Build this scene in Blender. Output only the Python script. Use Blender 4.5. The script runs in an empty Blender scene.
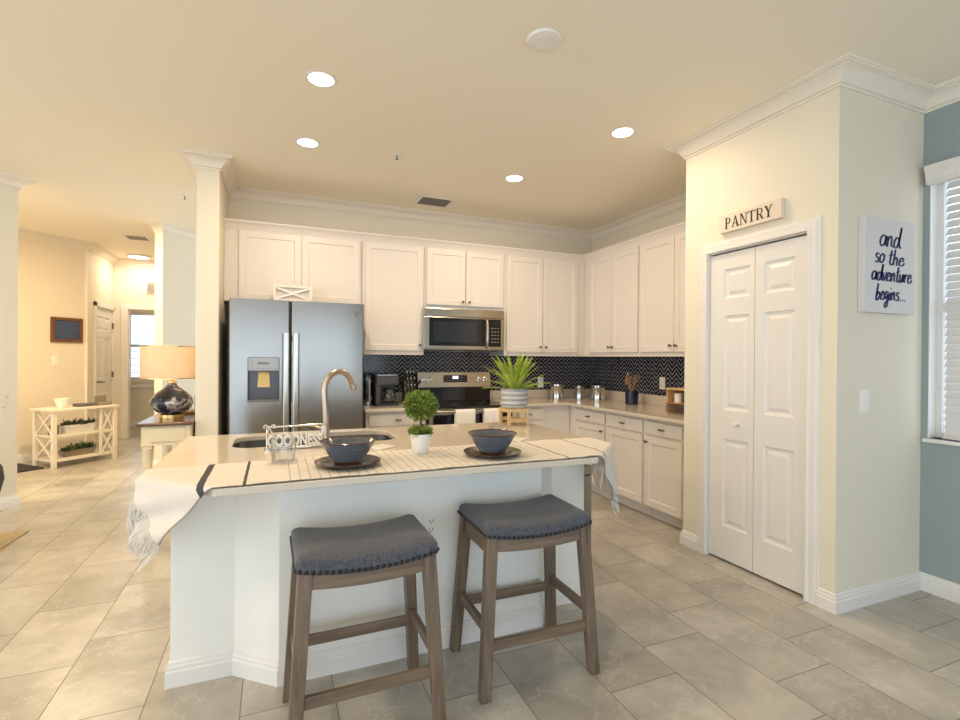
import bpy, bmesh, math, random
from mathutils import Vector, Matrix
random.seed(7)
R = math.radians
scene = bpy.context.scene
COL = scene.collection
# ------------------------------------------------------------------ camera, world, exposure
def make_camera():
    F, yaw, pit, rol, H = 495.0, .3924, -.0036, .0073, 1.35
    fw = Vector((math.sin(yaw), math.cos(yaw), 0)); rt = Vector((math.cos(yaw), -math.sin(yaw), 0)); up = Vector((0, 0, 1))
    f2 = fw*math.cos(pit) + up*math.sin(pit); u2 = up*math.cos(pit) - fw*math.sin(pit)
    x = rt*math.cos(rol) + u2*math.sin(rol); y = u2*math.cos(rol) - rt*math.sin(rol)
    cd = bpy.data.cameras.new('camera'); cd.sensor_width = 36; cd.lens = F*36/960; cd.clip_start = .05
    o = bpy.data.objects.new('camera', cd); COL.objects.link(o)
    m = Matrix((x, y, -f2)).transposed().to_4x4(); m.translation = Vector((0, 0, H))
    o.matrix_world = m; scene.camera = o
make_camera()
scene.view_settings.view_transform = 'Standard'
scene.view_settings.look = 'None'
scene.view_settings.gamma = 1
scene.view_settings.use_curve_mapping = False
scene.view_settings.exposure = 0.06
scene.cycles.use_denoising = True
scene.cycles.max_bounces = 10
scene.cycles.diffuse_bounces = 6
scene.cycles.glossy_bounces = 4
scene.cycles.transmission_bounces = 8
scene.cycles.sample_clamp_indirect = 6
scene.cycles.caustics_reflective = False
scene.cycles.caustics_refractive = False
WORLD_COL = (.74, .87, 1.0); WORLD_STR = 2.9
CAN_COL = (1.0, .76, .50); CAN_W = 15
w = bpy.data.worlds.new('world'); scene.world = w; w.use_nodes = True
bgn = w.node_tree.nodes['Background']; bgn.inputs[0].default_value = (*WORLD_COL, 1); bgn.inputs[1].default_value = WORLD_STR
def area_light(name, loc, rot, sx, sy, power, col, shape='RECTANGLE', spread=180):
    l = bpy.data.lights.new(name, 'AREA'); l.shape = shape; l.size = sx; l.size_y = sy; l.energy = power; l.color = col; l.spread = R(spread)
    o = bpy.data.objects.new(name, l); COL.objects.link(o); o.location = loc; o.rotation_euler = rot
    return o
# warm unseen fill: living-room lights at left, hall ones added against the dark
for k, (lx, ly) in enumerate([(-3.6, 3.0), (-3.6, 1.0), (-1.4, 1.6), (-1.9, 6.4), (-3.2, 5.6)]):
    area_light('living_hall_fill', (lx, ly, 2.88), (0, 0, 0), .16, .16, (44, 40, 16, 44, 40)[k], (1.0, .75, .42), 'DISK')
area_light('far_room_fill', (-1.6, 10.6, 2.85), (0, 0, 0), .16, .16, 9, (1.0, .82, .58), 'DISK')  # unseen lamp lifting the room past the hall opening

# ------------------------------------------------------------------ materials
MATS = {}
def hexl(r, g, b):
    f = lambda c: ((c/255+.055)/1.055)**2.4 if c/255 > .04045 else c/255/12.92
    return (f(r), f(g), f(b))
class NT:
    def __init__(s, name):
        s.m = bpy.data.materials.new(name); s.m.use_nodes = True; s.t = s.m.node_tree; s.b = s.t.nodes['Principled BSDF']
    def n(s, t, **kw):
        nd = s.t.nodes.new(t)
        for k, v in kw.items():
            setattr(nd, k, v)
        return nd
    def l(s, a, b): s.t.links.new(a, b)
    def math(s, op, a, b=None, c=None):
        nd = s.n('ShaderNodeMath', operation=op)
        for i, v in enumerate((a, b, c)):
            if v is None: continue
            if isinstance(v, (int, float)): nd.inputs[i].default_value = v
            else: s.l(v, nd.inputs[i])
        return nd.outputs[0]
    def mix(s, fac, a, b, blend='MIX'):
        nd = s.n('ShaderNodeMix', data_type='RGBA', blend_type=blend)
        for i, v in ((0, fac), (6, a), (7, b)):
            if isinstance(v, (int, float)): nd.inputs[i].default_value = v
            elif isinstance(v, tuple): nd.inputs[i].default_value = (*v[:3], 1)
            else: s.l(v, nd.inputs[i])
        return nd.outputs[2]
    def coord(s, kind='Object'): return s.n('ShaderNodeTexCoord').outputs[kind]
    def pos(s): return s.n('ShaderNodeNewGeometry').outputs['Position']
    def sep(s, v):
        nd = s.n('ShaderNodeSeparateXYZ'); s.l(v, nd.inputs[0]); return nd.outputs
    def scale(s, v, sc):
        nd = s.n('ShaderNodeMapping'); nd.inputs['Scale'].default_value = sc; s.l(v, nd.inputs[0]); return nd.outputs[0]
    def noise(s, v, sc, detail=3, rough=.5):
        nd = s.n('ShaderNodeTexNoise'); nd.inputs['Scale'].default_value = sc; nd.inputs['Detail'].default_value = detail; nd.inputs['Roughness'].default_value = rough
        if v is not None: s.l(v, nd.inputs['Vector'])
        return nd.outputs['Fac']
    def ramp(s, fac, stops):
        nd = s.n('ShaderNodeValToRGB'); e = nd.color_ramp.elements
        while len(e) < len(stops): e.new(.5)
        for i, (p, c) in enumerate(stops): e[i].position = p; e[i].color = (*c, 1)
        s.l(fac, nd.inputs[0]); return nd.outputs[0]
    def bump(s, h, strength=.2, dist=.01):
        nd = s.n('ShaderNodeBump'); nd.inputs['Strength'].default_value = strength; nd.inputs['Distance'].default_value = dist
        s.l(h, nd.inputs['Height']); s.l(nd.outputs[0], s.b.inputs['Normal'])
    def set(s, base=None, rough=None, metal=None, **kw):
        def put(k, v):
            if isinstance(v, (int, float)): s.b.inputs[k].default_value = v
            elif isinstance(v, tuple): s.b.inputs[k].default_value = (*v[:3], 1)
            else: s.l(v, s.b.inputs[k])
        if base is not None: put('Base Color', base)
        if rough is not None: put('Roughness', rough)
        if metal is not None: put('Metallic', metal)
        for k, v in kw.items(): put(k.replace('_', ' '), v)
        return s
def simple(name, col, rough=.5, metal=0, var=.06, nscale=6, bump=0, bscale=200, **kw):
    t = NT(name); c = t.coord()
    f = t.noise(c, nscale)
    dark = tuple(x*(1-var) for x in col); lite = tuple(min(1, x*(1+var)) for x in col)
    t.set(t.mix(f, dark, lite), rough, metal, **kw)
    if bump: t.bump(t.noise(c, bscale, 2), bump, .004)
    MATS[name] = t.m; return t.m
def wallmat(name, col):
    t = NT(name); p = t.pos()
    t.set(t.mix(t.noise(p, 1.5), tuple(x*.98 for x in col), col), .62)
    t.bump(t.noise(p, 70, 3), .12, .006)
    MATS[name] = t.m; return t.m
wallmat('cream_wall', hexl(231, 224, 206))
wallmat('blue_wall', hexl(150, 163, 165))
simple('crown_warm_tint', hexl(240, 232, 219), .35, var=.01)  # trim white, tinted for the warm light on the crown
wallmat('ceiling_paint', hexl(248, 240, 222))
wallmat('tan_wall', hexl(232, 221, 203))
simple('white_trim', hexl(230, 227, 223), .35, var=.01)
simple('cabinet_white', hexl(226, 219, 212), .38, var=.01)
simple('island_white', hexl(238, 237, 231), .5, var=.015)
simple('dark_gap', (.012, .012, .012), .7)
simple('coffee_grey', (.07, .064, .062), .3, .3)
simple('panel_grey', (.33, .34, .35), .3, .3)
simple('recess_shade', (.10, .10, .105), .3, .6)  # shadow of the dispenser recess put into the colour
simple('black_plastic', (.018, .018, .02), .3)
simple('black_glass', (.008, .008, .01), .06)
simple('chrome', (.62, .62, .6), .12, 1)
simple('dark_bronze', (.05, .045, .042), .35, 1)
simple('pewter', (.20, .18, .16), .35, 1)
simple('bronze_nickel', (.50, .40, .31), .28, 1)
simple('white_ceramic', hexl(238, 236, 230), .22, var=.01)
simple('white_plastic', hexl(240, 238, 232), .35, var=.01)
simple('grey_plastic', hexl(120, 118, 116), .4)
simple('sign_cream', hexl(226, 213, 194), .6, var=.03)
simple('canvas_white', hexl(219, 217, 217), .8, var=.01, bump=.15, bscale=500)
simple('navy_ink', hexl(26, 38, 92), .6)
simple('brown_ink', hexl(44, 24, 18), .6)
simple('navy_ceramic', hexl(24, 32, 62), .25)
simple('terracotta', hexl(96, 60, 44), .7)
simple('candle_tan', hexl(200, 170, 120), .5)
simple('off_white_paint', hexl(226, 212, 180), .45, var=.05, nscale=12)
simple('shelf_white', hexl(236, 228, 214), .45, var=.02)
simple('dark_wood_top', hexl(92, 52, 30), .22, var=.25, nscale=14)
simple('gold', (.75, .52, .22), .25, 1)
simple('crate_panel', hexl(206, 196, 186), .5, var=.03)
simple('book_grey', hexl(104, 96, 94), .7)
simple('grey_box', hexl(150, 138, 128), .7, var=.12, nscale=30)
simple('paper_white', hexl(240, 238, 232), .8)
simple('art_blue', hexl(62, 78, 110), .6, var=.5, nscale=22)
simple('frame_brown', hexl(112, 72, 40), .45, var=.3, nscale=20)
simple('towel_white', hexl(240, 236, 232), .95, var=.03, bump=.3, bscale=300)
simple('chair_charcoal', hexl(62, 60, 60), .8)
simple('rug_dark', hexl(48, 46, 46), .95, var=.7, nscale=20)
simple('rug_tan', hexl(176, 156, 122), .95, var=.4, nscale=40)
simple('soil', (.03, .02, .012), .9)
simple('coffee', (.01, .006, .004), .2)
simple('vent_dark', (.05, .045, .04), .6)
simple('copper_pod', hexl(170, 110, 50), .4, var=.4, nscale=30)
simple('glass_lamp_inner', hexl(40, 44, 52), .1)
def emit(name, col, s):
    t = NT(name); t.set((.8, .8, .8), .5); t.b.inputs['Emission Color'].default_value = (*col, 1); t.b.inputs['Emission Strength'].default_value = s; MATS[name] = t.m
emit('lamp_lens', (1, .86, .66), 14)
emit('hall_lens', (1, .92, .8), 9)
emit('display_blue', (.75, .85, 1), 1.2)
def m_steel(name, base, rough, axis):
    t = NT(name); c = t.coord('Object')
    sc = (3, 3, 300) if axis == 'z' else (300, 300, 3)
    f = t.noise(t.scale(c, sc), 1, 3)
    t.set(t.mix(f, tuple(x*.93 for x in base), base), t.math('MULTIPLY_ADD', f, .10, rough-.05), 1.0)
    t.bump(f, .03, .001)
    MATS[name] = t.m
m_steel('stainless', (.32, .308, .288), .24, 'z')
m_steel('stainless_v', (.50, .465, .41), .22, 'x')
m_steel('stainless_warmlit', (.52, .47, .40), .22, 'z')  # stainless copy with warm room reflections put into the base colour
m_steel('sink_steel', (.30, .29, .28), .3, 'z')  # darker base carries the dark reflection inside the basin
def m_floor():
    t = NT('floor_tile'); p = t.pos(); x, y, z = t.sep(p)
    u = t.math('DIVIDE', t.math('ADD', x, 1.148), .344)
    row = t.math('FLOOR', u)
    v = t.math('SUBTRACT', t.math('DIVIDE', t.math('SUBTRACT', y, 2.66), .612), t.math('DIVIDE', row, 3.0))
    fu = t.math('FRACT', u); fv = t.math('FRACT', v)
    du = t.math('MULTIPLY', t.math('MINIMUM', fu, t.math('SUBTRACT', 1, fu)), .344)
    dv = t.math('MULTIPLY', t.math('MINIMUM', fv, t.math('SUBTRACT', 1, fv)), .612)
    d = t.math('MINIMUM', du, dv)
    g = t.math('LESS_THAN', d, .0019)
    wn = t.n('ShaderNodeTexWhiteNoise', noise_dimensions='2D'); cb = t.n('ShaderNodeCombineXYZ')
    t.l(row, cb.inputs[0]); t.l(t.math('FLOOR', v), cb.inputs[1]); t.l(cb.outputs[0], wn.inputs['Vector'])
    off = t.n('ShaderNodeVectorMath', operation='MULTIPLY_ADD'); t.l(wn.outputs['Color'], off.inputs[0]); off.inputs[1].default_value = (7, 7, 7); t.l(p, off.inputs[2])
    n1 = t.noise(off.outputs[0], 2.2, 6, .62)
    n2 = t.noise(off.outputs[0], 3.2, 7, .62)
    vein = t.math('ABSOLUTE', t.math('SUBTRACT', n2, .5))
    base = t.ramp(n1, [(.28, hexl(146, 141, 132)), (.5, hexl(176, 171, 162)), (.72, hexl(202, 197, 188))])
    base = t.mix(t.math('MULTIPLY', t.math('LESS_THAN', vein, .010), .26), base, hexl(216, 211, 202))
    shade = t.math('MULTIPLY_ADD', wn.outputs['Value'], .10, .95)
    hs = t.n('ShaderNodeHueSaturation'); t.l(shade, hs.inputs['Value']); t.l(base, hs.inputs['Color'])
    col = t.mix(g, hs.outputs[0], hexl(118, 110, 98))
    t.set(col, t.math('MULTIPLY_ADD', g, .4, t.math('MULTIPLY_ADD', n1, .12, .24)))
    t.bump(t.math('SUBTRACT', t.math('MULTIPLY', n1, .15), g), .25, .003)
    MATS['floor_tile'] = t.m
m_floor()
def m_herring():
    t = NT('herringbone_tile'); p = t.pos(); x, y, z = t.sep(p)
    W, Hh = .112, .046
    u = t.math('DIVIDE', t.math('SUBTRACT', x, y), W)
    tri = t.math('MULTIPLY', t.math('ABSOLUTE', t.math('SUBTRACT', t.math('FRACT', u), .5)), W*1.1)
    v = t.math('DIVIDE', t.math('SUBTRACT', z, tri), Hh)
    g = t.math('LESS_THAN', t.math('FRACT', v), .14)
    wn = t.n('ShaderNodeTexWhiteNoise', noise_dimensions='2D'); cb = t.n('ShaderNodeCombineXYZ')
    t.l(t.math('FLOOR', t.math('MULTIPLY', u, 2)), cb.inputs[0]); t.l(t.math('FLOOR', v), cb.inputs[1]); t.l(cb.outputs[0], wn.inputs['Vector'])
    tile = t.mix(wn.outputs['Value'], (.010, .014, .030), (.022, .030, .052))
    t.set(t.mix(g, tile, hexl(196, 192, 188)), t.math('MULTIPLY_ADD', g, .5, .16))
    t.bump(t.math('MULTIPLY', g, -1), .4, .002)
    MATS['herringbone_tile'] = t.m
m_herring()
def m_quartz():
    t = NT('quartz'); c = t.pos()
    f = t.noise(c, 260, 3, .7); f2 = t.noise(c, 14, 4)
    col = t.ramp(f, [(.35, hexl(198, 186, 170)), (.55, hexl(218, 208, 194)), (.7, hexl(228, 220, 208))])
    col = t.mix(t.math('MULTIPLY', f2, .2), col, hexl(206, 192, 174))
    t.set(col, .10); MATS['quartz'] = t.m
m_quartz()
def m_grain(name, dark, lite, axis='z', rough=.5):
    t = NT(name); c = t.coord('Object')
    sc = {'z': (45, 45, 2.5), 'x': (2.5, 45, 45), 'y': (45, 2.5, 45)}[axis]
    f = t.noise(t.scale(c, sc), 1, 5, .6)
    t.set(t.ramp(f, [(.3, dark), (.7, lite)]), rough); t.bump(f, .1, .002); MATS[name] = t.m
m_grain('stool_wood_z', hexl(88, 74, 60), hexl(132, 113, 95), 'z')
m_grain('stool_wood_x', hexl(94, 78, 64), hexl(136, 117, 98), 'x')
m_grain('stool_wood_y', hexl(88, 72, 58), hexl(128, 108, 90), 'y')
m_grain('stand_wood', hexl(206, 170, 120), hexl(226, 194, 146), 'z')
m_grain('spoon_wood', hexl(140, 96, 60), hexl(196, 150, 106), 'z')
m_grain('grey_planter_wood', hexl(120, 108, 98), hexl(160, 148, 136), 'x')
def m_fabric():
    t = NT('grey_linen'); c = t.coord('Object')
    a = t.noise(t.scale(c, (500, 60, 60)), 1, 2); b = t.noise(t.scale(c, (60, 500, 60)), 1, 2)
    f = t.math('MULTIPLY', t.math('ADD', a, b), .5)
    t.set(t.ramp(f, [(.35, hexl(58, 60, 69)), (.65, hexl(92, 95, 106))]), .95, Sheen_Weight=.2)
    t.bump(f, .3, .002); MATS['grey_linen'] = t.m
m_fabric()
def m_runner():
    t = NT('striped_runner'); c = t.coord('UV'); x, y, z = t.sep(c)
    # stripes run across the runner; x is the distance along it in metres
    stripes = [(.357, .024), (.50, .011)] + [(.655+k*.036, .0030) for k in range(33)] + [(1.86, .008), (2.10, .008)]
    acc = None
    for s0, ww in stripes:
        d = t.math('ABSOLUTE', t.math('SUBTRACT', x, s0)); m = t.math('MULTIPLY', t.math('LESS_THAN', d, ww/2), 1.0 if ww > .0035 else .6)
        acc = m if acc is None else t.math('MAXIMUM', acc, m)
    edge = t.math('LESS_THAN', y, .004)
    acc2 = t.math('MULTIPLY', t.math('MAXIMUM', acc, t.math('MULTIPLY', edge, .6)), .95)
    n = t.noise(t.scale(c, (400, 80, 1)), 1, 2)
    t.set(t.mix(acc2, t.mix(n, hexl(204, 197, 189), hexl(226, 219, 211)), hexl(44, 44, 52)), .95)
    t.bump(n, .3, .002); MATS['striped_runner'] = t.m
m_runner()
simple('fringe_white', hexl(218, 212, 205), .95, var=.05)
def m_bowl():
    t = NT('stoneware'); c = t.coord('Object'); x, y, z = t.sep(c)
    n = t.noise(c, 40, 4)
    band = t.math('FRACT', t.math('MULTIPLY', z, 55))
    base = t.mix(t.math('MULTIPLY', band, .5), hexl(90, 96, 106), hexl(114, 120, 130))
    base = t.mix(t.math('MULTIPLY', n, .35), base, hexl(70, 70, 74))
    rim = t.math('GREATER_THAN', t.math('ADD', z, t.math('MULTIPLY', n, .004)), 0.0915)
    foot = t.math('LESS_THAN', z, .012)
    col = t.mix(rim, base, hexl(84, 64, 56)); col = t.mix(foot, col, hexl(96, 60, 42))
    t.set(col, .16); t.bump(band, .25, .002); MATS['stoneware'] = t.m
    t = NT('stoneware_plate'); c = t.coord('Object'); n = t.noise(c, 30, 5)
    r = t.n('ShaderNodeVectorMath', operation='LENGTH'); t.l(c, r.inputs[0])
    base = t.ramp(n, [(.35, hexl(70, 66, 66)), (.6, hexl(112, 100, 92)), (.7, hexl(150, 132, 116))])
    t.set(t.mix(t.math('GREATER_THAN', r.outputs['Value'], .128), base, hexl(78, 50, 40)), .12); MATS['stoneware_plate'] = t.m
m_bowl()
def m_ribbed():
    t = NT('striped_pot'); c = t.coord('Object'); x, y, z = t.sep(c)
    f = t.math('FRACT', t.math('MULTIPLY', z, 30)); n = t.noise(c, 30, 4)
    col = t.mix(t.math('GREATER_THAN', f, .55), hexl(200, 200, 200), hexl(142, 146, 152))
    t.set(t.mix(t.math('MULTIPLY', n, .3), col, hexl(150, 150, 150)), .5); MATS['striped_pot'] = t.m
m_ribbed()
def m_leaf(name, a, b, sc=18):
    t = NT(name); p = t.coord('Object'); n = t.noise(p, sc, 3)
    t.set(t.ramp(n, [(.3, a), (.7, b)]), .5, Subsurface_Weight=0.0); MATS[name] = t.m
m_leaf('fern_leaf', hexl(112, 140, 30), hexl(186, 204, 92))
m_leaf('boxwood_leaf', hexl(52, 80, 14), hexl(160, 176, 78), 75)
m_leaf('succulent_leaf', hexl(50, 80, 40), hexl(112, 140, 84))
m_leaf('dusty_leaf', hexl(58, 66, 52), hexl(120, 122, 104))
def m_glass(name, col, rough=.0, ior=1.45):
    t = NT(name); tp = t.n('ShaderNodeBsdfTransparent'); tp.inputs[0].default_value = (*col, 1)
    gl = t.n('ShaderNodeBsdfGlossy'); gl.inputs['Roughness'].default_value = .02
    fr = t.n('ShaderNodeFresnel'); fr.inputs[0].default_value = ior; mx = t.n('ShaderNodeMixShader')
    t.l(t.math('MINIMUM', t.math('MULTIPLY_ADD', fr.outputs[0], .8, .02), .5), mx.inputs[0]); t.l(tp.outputs[0], mx.inputs[1]); t.l(gl.outputs[0], mx.inputs[2])
    t.l(mx.outputs[0], t.t.nodes['Material Output'].inputs[0]); MATS[name] = t.m
m_glass('clear_glass', (.96, .97, .97), 0, 1.45); m_glass('window_glass', (.98, .99, 1))
def m_smoky():
    t = NT('smoky_glass'); c = t.coord('Object'); n = t.noise(c, 7, 4, .6)
    col = t.ramp(n, [(.38, hexl(34, 34, 40)), (.5, hexl(70, 74, 84)), (.56, hexl(196, 190, 184)), (.62, hexl(58, 60, 74))])
    t.set(col, .06, .35); MATS['smoky_glass'] = t.m
m_smoky()
def m_shade():
    t = NT('lamp_linen'); c = t.coord('Object'); n = t.noise(t.scale(c, (200, 200, 200)), 1, 2)
    t.set(t.mix(n, hexl(226, 214, 196), hexl(240, 230, 212)), .9, Transmission_Weight=0.0)
    tr = t.n('ShaderNodeBsdfTranslucent'); tr.inputs[0].default_value = (*hexl(240, 220, 186), 1)
    mx = t.n('ShaderNodeMixShader'); mx.inputs[0].default_value = .45
    t.l(t.b.outputs[0], mx.inputs[1]); t.l(tr.outputs[0], mx.inputs[2]); t.l(mx.outputs[0], t.t.nodes['Material Output'].inputs[0]); MATS['lamp_linen'] = t.m
m_shade()
def m_blind():
    t = NT('blind_slat'); t.set(hexl(226, 222, 218), .45)
    tr = t.n('ShaderNodeBsdfTranslucent'); tr.inputs[0].default_value = (*hexl(226, 226, 226), 1)
    mx = t.n('ShaderNodeMixShader'); mx.inputs[0].default_value = .12
    t.l(t.b.outputs[0], mx.inputs[1]); t.l(tr.outputs[0], mx.inputs[2]); t.l(mx.outputs[0], t.t.nodes['Material Output'].inputs[0]); MATS['blind_slat'] = t.m
m_blind()

# ------------------------------------------------------------------ mesh helpers
class MB:
    def __init__(s): s.bm = bmesh.new()
    def face(s, vs):
        try: return s.bm.faces.new(vs)
        except ValueError: return None
    def box(s, x0, x1, y0, y1, z0, z1, M=None):
        c = [Vector((x, y, z)) for x in (x0, x1) for y in (y0, y1) for z in (z0, z1)]
        if M is not None: c = [M @ v for v in c]
        v = [s.bm.verts.new(p) for p in c]
        for q in ((0, 1, 3, 2), (4, 6, 7, 5), (0, 4, 5, 1), (2, 3, 7, 6), (0, 2, 6, 4), (1, 5, 7, 3)): s.face([v[i] for i in q])
        return s
    def bar(s, a, b, wx, wy, wx2=None, wy2=None, xa=(1, 0, 0)):
        """square bar from a to b; section widths along xa and its perpendicular, horizontal ends"""
        a, b = Vector(a), Vector(b); wx2 = wx2 or wx; wy2 = wy2 or wy
        X = Vector(xa).normalized(); d = (b-a).normalized(); Y = d.cross(X).normalized()
        if abs(d.z) > .8: Y = Vector((0, 0, 1)).cross(X).normalized()
        r = []
        for p, hx, hy in ((a, wx/2, wy/2), (b, wx2/2, wy2/2)):
            r.append([s.bm.verts.new(p + X*sx*hx + Y*sy*hy) for sx, sy in ((-1, -1), (1, -1), (1, 1), (-1, 1))])
        for i in range(4): s.face([r[0][i], r[0][(i+1) % 4], r[1][(i+1) % 4], r[1][i]])
        s.face(r[0][::-1]); s.face(r[1]); return s
    def loops(s, rings, closed=True, caps=(True, True)):
        L = [[s.bm.verts.new(Vector(p)) for p in r] for r in rings]
        n = len(L[0])
        for a, b in zip(L, L[1:]):
            for i in range(n if closed else n-1): s.face([a[i], a[(i+1) % n], b[(i+1) % n], b[i]])
        if caps[0]: s.face(L[0][::-1])
        if caps[1]: s.face(L[-1])
        return s
    def lathe(s, prof, c=(0, 0, 0), n=32, M=None):
        c = Vector(c); rings = []
        for r, z in prof:
            rings.append([(Vector((max(r, 1e-4)*math.cos(2*math.pi*i/n), max(r, 1e-4)*math.sin(2*math.pi*i/n), z))) for i in range(n)])
        rings = [[(M @ p if M is not None else p) + c for p in r] for r in rings]
        if prof[0][0] > 1e-3 and prof[-1][0] > 1e-3: return s.loops(rings+[rings[0]], caps=(False, False)) if prof[0] == prof[-1] else s.ringloop(rings)
        return s.loops(rings)
    def ringloop(s, rings):
        L = [[s.bm.verts.new(Vector(p)) for p in r] for r in rings]; n = len(L[0])
        for a, b in zip(L, L[1:]+L[:1]):
            for i in range(n): s.face([a[i], a[(i+1) % n], b[(i+1) % n], b[i]])
        return s
    def tube(s, pts, r, n=10, caps=True):
        pts = [Vector(p) for p in pts]; k = len(pts); rs = r if isinstance(r, (list, tuple)) else [r]*k
        rings = []; ref = None
        for i, p in enumerate(pts):
            d = (pts[min(i+1, k-1)] - pts[max(i-1, 0)]).normalized()
            if ref is None: ref = Vector((0, 0, 1)) if abs(d.z) < .9 else Vector((1, 0, 0))
            u = (ref - d*ref.dot(d)).normalized(); ref = u; v = d.cross(u)
            rings.append([p + (u*math.cos(2*math.pi*j/n) + v*math.sin(2*math.pi*j/n))*rs[i] for j in range(n)])
        return s.loops(rings, caps=(caps, caps))
    def prism(s, outer, z0, z1, holes=(), M=None):
        """vertical prism over a plan polygon, with holes"""
        T = (lambda p: M @ Vector(p)) if M is not None else Vector
        tops, bots = [], []; edges_t, edges_b = [], []
        for lp in [outer, *holes]:
            t = [s.bm.verts.new(T((x, y, z1))) for x, y in lp]; b = [s.bm.verts.new(T((x, y, z0))) for x, y in lp]
            n = len(lp)
            for i in range(n): s.face([b[i], b[(i+1) % n], t[(i+1) % n], t[i]])
            for i in range(n):
                edges_t.append(s.bm.edges.get((t[i], t[(i+1) % n]))); edges_b.append(s.bm.edges.get((b[i], b[(i+1) % n])))
        if holes:
            bmesh.ops.triangle_fill(s.bm, edges=edges_t, use_beauty=True); bmesh.ops.triangle_fill(s.bm, edges=edges_b, use_beauty=True)
        else:
            s.face(t); s.face(b[::-1])
        return s
    def sweep(s, path, prof, closed=False):
        """profile (offset to the LEFT of travel, z) along a plan path, mitred"""
        P = [Vector((x, y)) for x, y in path]; n = len(P); rings = []
        def nrm(a, b):
            d = (b-a).normalized(); return Vector((-d.y, d.x))
        for i in range(n):
            if closed or 0 < i < n-1:
                n1, n2 = nrm(P[i-1], P[i]), nrm(P[i], P[(i+1) % n]); m = (n1+n2)/(1+n1.dot(n2))
            else: m = nrm(P[0], P[1]) if i == 0 else nrm(P[-2], P[-1])
            rings.append([(P[i].x+m.x*d, P[i].y+m.y*d, z) for d, z in prof])
        if closed: return s.ringloop(rings)
        return s.loops(rings)
    def sphere(s, c, r, n=16, m=10, sc=(1, 1, 1)):
        prof = [(r*math.sin(math.pi*j/m), -r*math.cos(math.pi*j/m)) for j in range(m+1)]
        M = Matrix.Diagonal(Vector(sc))
        return s.lathe(prof, c, n, M.to_3x3())
    def paneldoor(s, mp, u0, u1, v0, v1, t, panels, rings):
        us = sorted({u0, u1, *[q for p in panels for q in p[:2]]}); vs = sorted({v0, v1, *[q for p in panels for q in p[2:]]})
        V = {}
        def vt(u, v, d):
            k = (round(u, 5), round(v, 5), round(d, 5))
            if k not in V: V[k] = s.bm.verts.new(Vector(mp(u, v, d)))
            return V[k]
        inside = lambda u, v: any(p[0] < u < p[1] and p[2] < v < p[3] for p in panels)
        for a, b in zip(us, us[1:]):
            for c, d in zip(vs, vs[1:]):
                if not inside((a+b)/2, (c+d)/2): s.face([vt(a, c, 0), vt(b, c, 0), vt(b, d, 0), vt(a, d, 0)])
        for p in panels:
            prev = None
            for ins, dep in rings:
                cur = [vt(p[0]+ins, p[2]+ins, dep), vt(p[1]-ins, p[2]+ins, dep), vt(p[1]-ins, p[3]-ins, dep), vt(p[0]+ins, p[3]-ins, dep)]
                if prev:
                    for i in range(4): s.face([prev[i], prev[(i+1) % 4], cur[(i+1) % 4], cur[i]])
                prev = cur
            s.face(prev)
        # edges and back
        bu = [vt(u, v0, 0) for u in us] + [vt(u1, v, 0) for v in vs[1:]] + [vt(u, v1, 0) for u in us[::-1][1:]] + [vt(u0, v, 0) for v in vs[::-1][1:-1]]
        bb = [s.bm.verts.new(Vector(mp(*uv, -t))) for uv in [(u, v0) for u in us] + [(u1, v) for v in vs[1:]] + [(u, v1) for u in us[::-1][1:]] + [(u0, v) for v in vs[::-1][1:-1]]]
        n = len(bu)
        for i in range(n): s.face([bu[i], bu[(i+1) % n], bb[(i+1) % n], bb[i]])
        s.face(bb); return s
MW = {}
def root_matrix(o):
    while o.parent: o = o.parent
    return MW.get(o.name, Matrix())
def link_mesh(name, mb, mat, M=None, smooth=None, bevel=0, recalc=True):
    bm = mb.bm
    if recalc: bmesh.ops.recalc_face_normals(bm, faces=bm.faces[:])
    if M is not None: bm.transform(M)
    me = bpy.data.meshes.new(name); bm.to_mesh(me); bm.free()
    me.materials.append(MATS[mat])
    if smooth is not None:
        for p in me.polygons: p.use_smooth = True
        me.set_sharp_from_angle(angle=R(smooth))
    o = bpy.data.objects.new(name, me); COL.objects.link(o)
    if bevel:
        b = o.modifiers.new('bevel', 'BEVEL'); b.width = bevel; b.segments = 2; b.limit_method = 'ANGLE'; b.angle_limit = R(50)
    return o
def tag(o, label, cat, group=None):
    o['label'] = label; o['category'] = cat
    if group: o['group'] = group
    return o
def thing(name, label, cat, loc=(0, 0, 0), rz=0, group=None):
    o = bpy.data.objects.new(name, None); COL.objects.link(o); o.empty_display_size = .1
    o.location = loc; o.rotation_euler = (0, 0, rz)
    MW[o.name] = Matrix.Translation(loc) @ Matrix.Rotation(rz, 4, 'Z')
    return tag(o, label, cat, group)
def part(name, mb, mat, parent, label=None, world=True, **kw):
    """a part; its mesh is given in world space (world=True) or in the thing's own space"""
    o = link_mesh(name, mb, mat, root_matrix(parent).inverted() if world else None, **kw)
    o.parent = parent
    if label: o['label'] = label
    return o
def solo(name, mb, mat, label, cat, loc=(0, 0, 0), group=None, rz=0, world=True, **kw):
    M = Matrix.Translation(loc) @ Matrix.Rotation(rz, 4, 'Z')
    o = link_mesh(name, mb, mat, M.inverted() if world else None, **kw)
    o.location = loc; o.rotation_euler = (0, 0, rz); MW[o.name] = M
    return tag(o, label, cat, group)
def struct(name, mb, mat, parent=None, **kw):
    o = link_mesh(name, mb, mat, **kw); o['kind'] = 'structure'
    if parent: o.parent = parent
    return o
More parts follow.
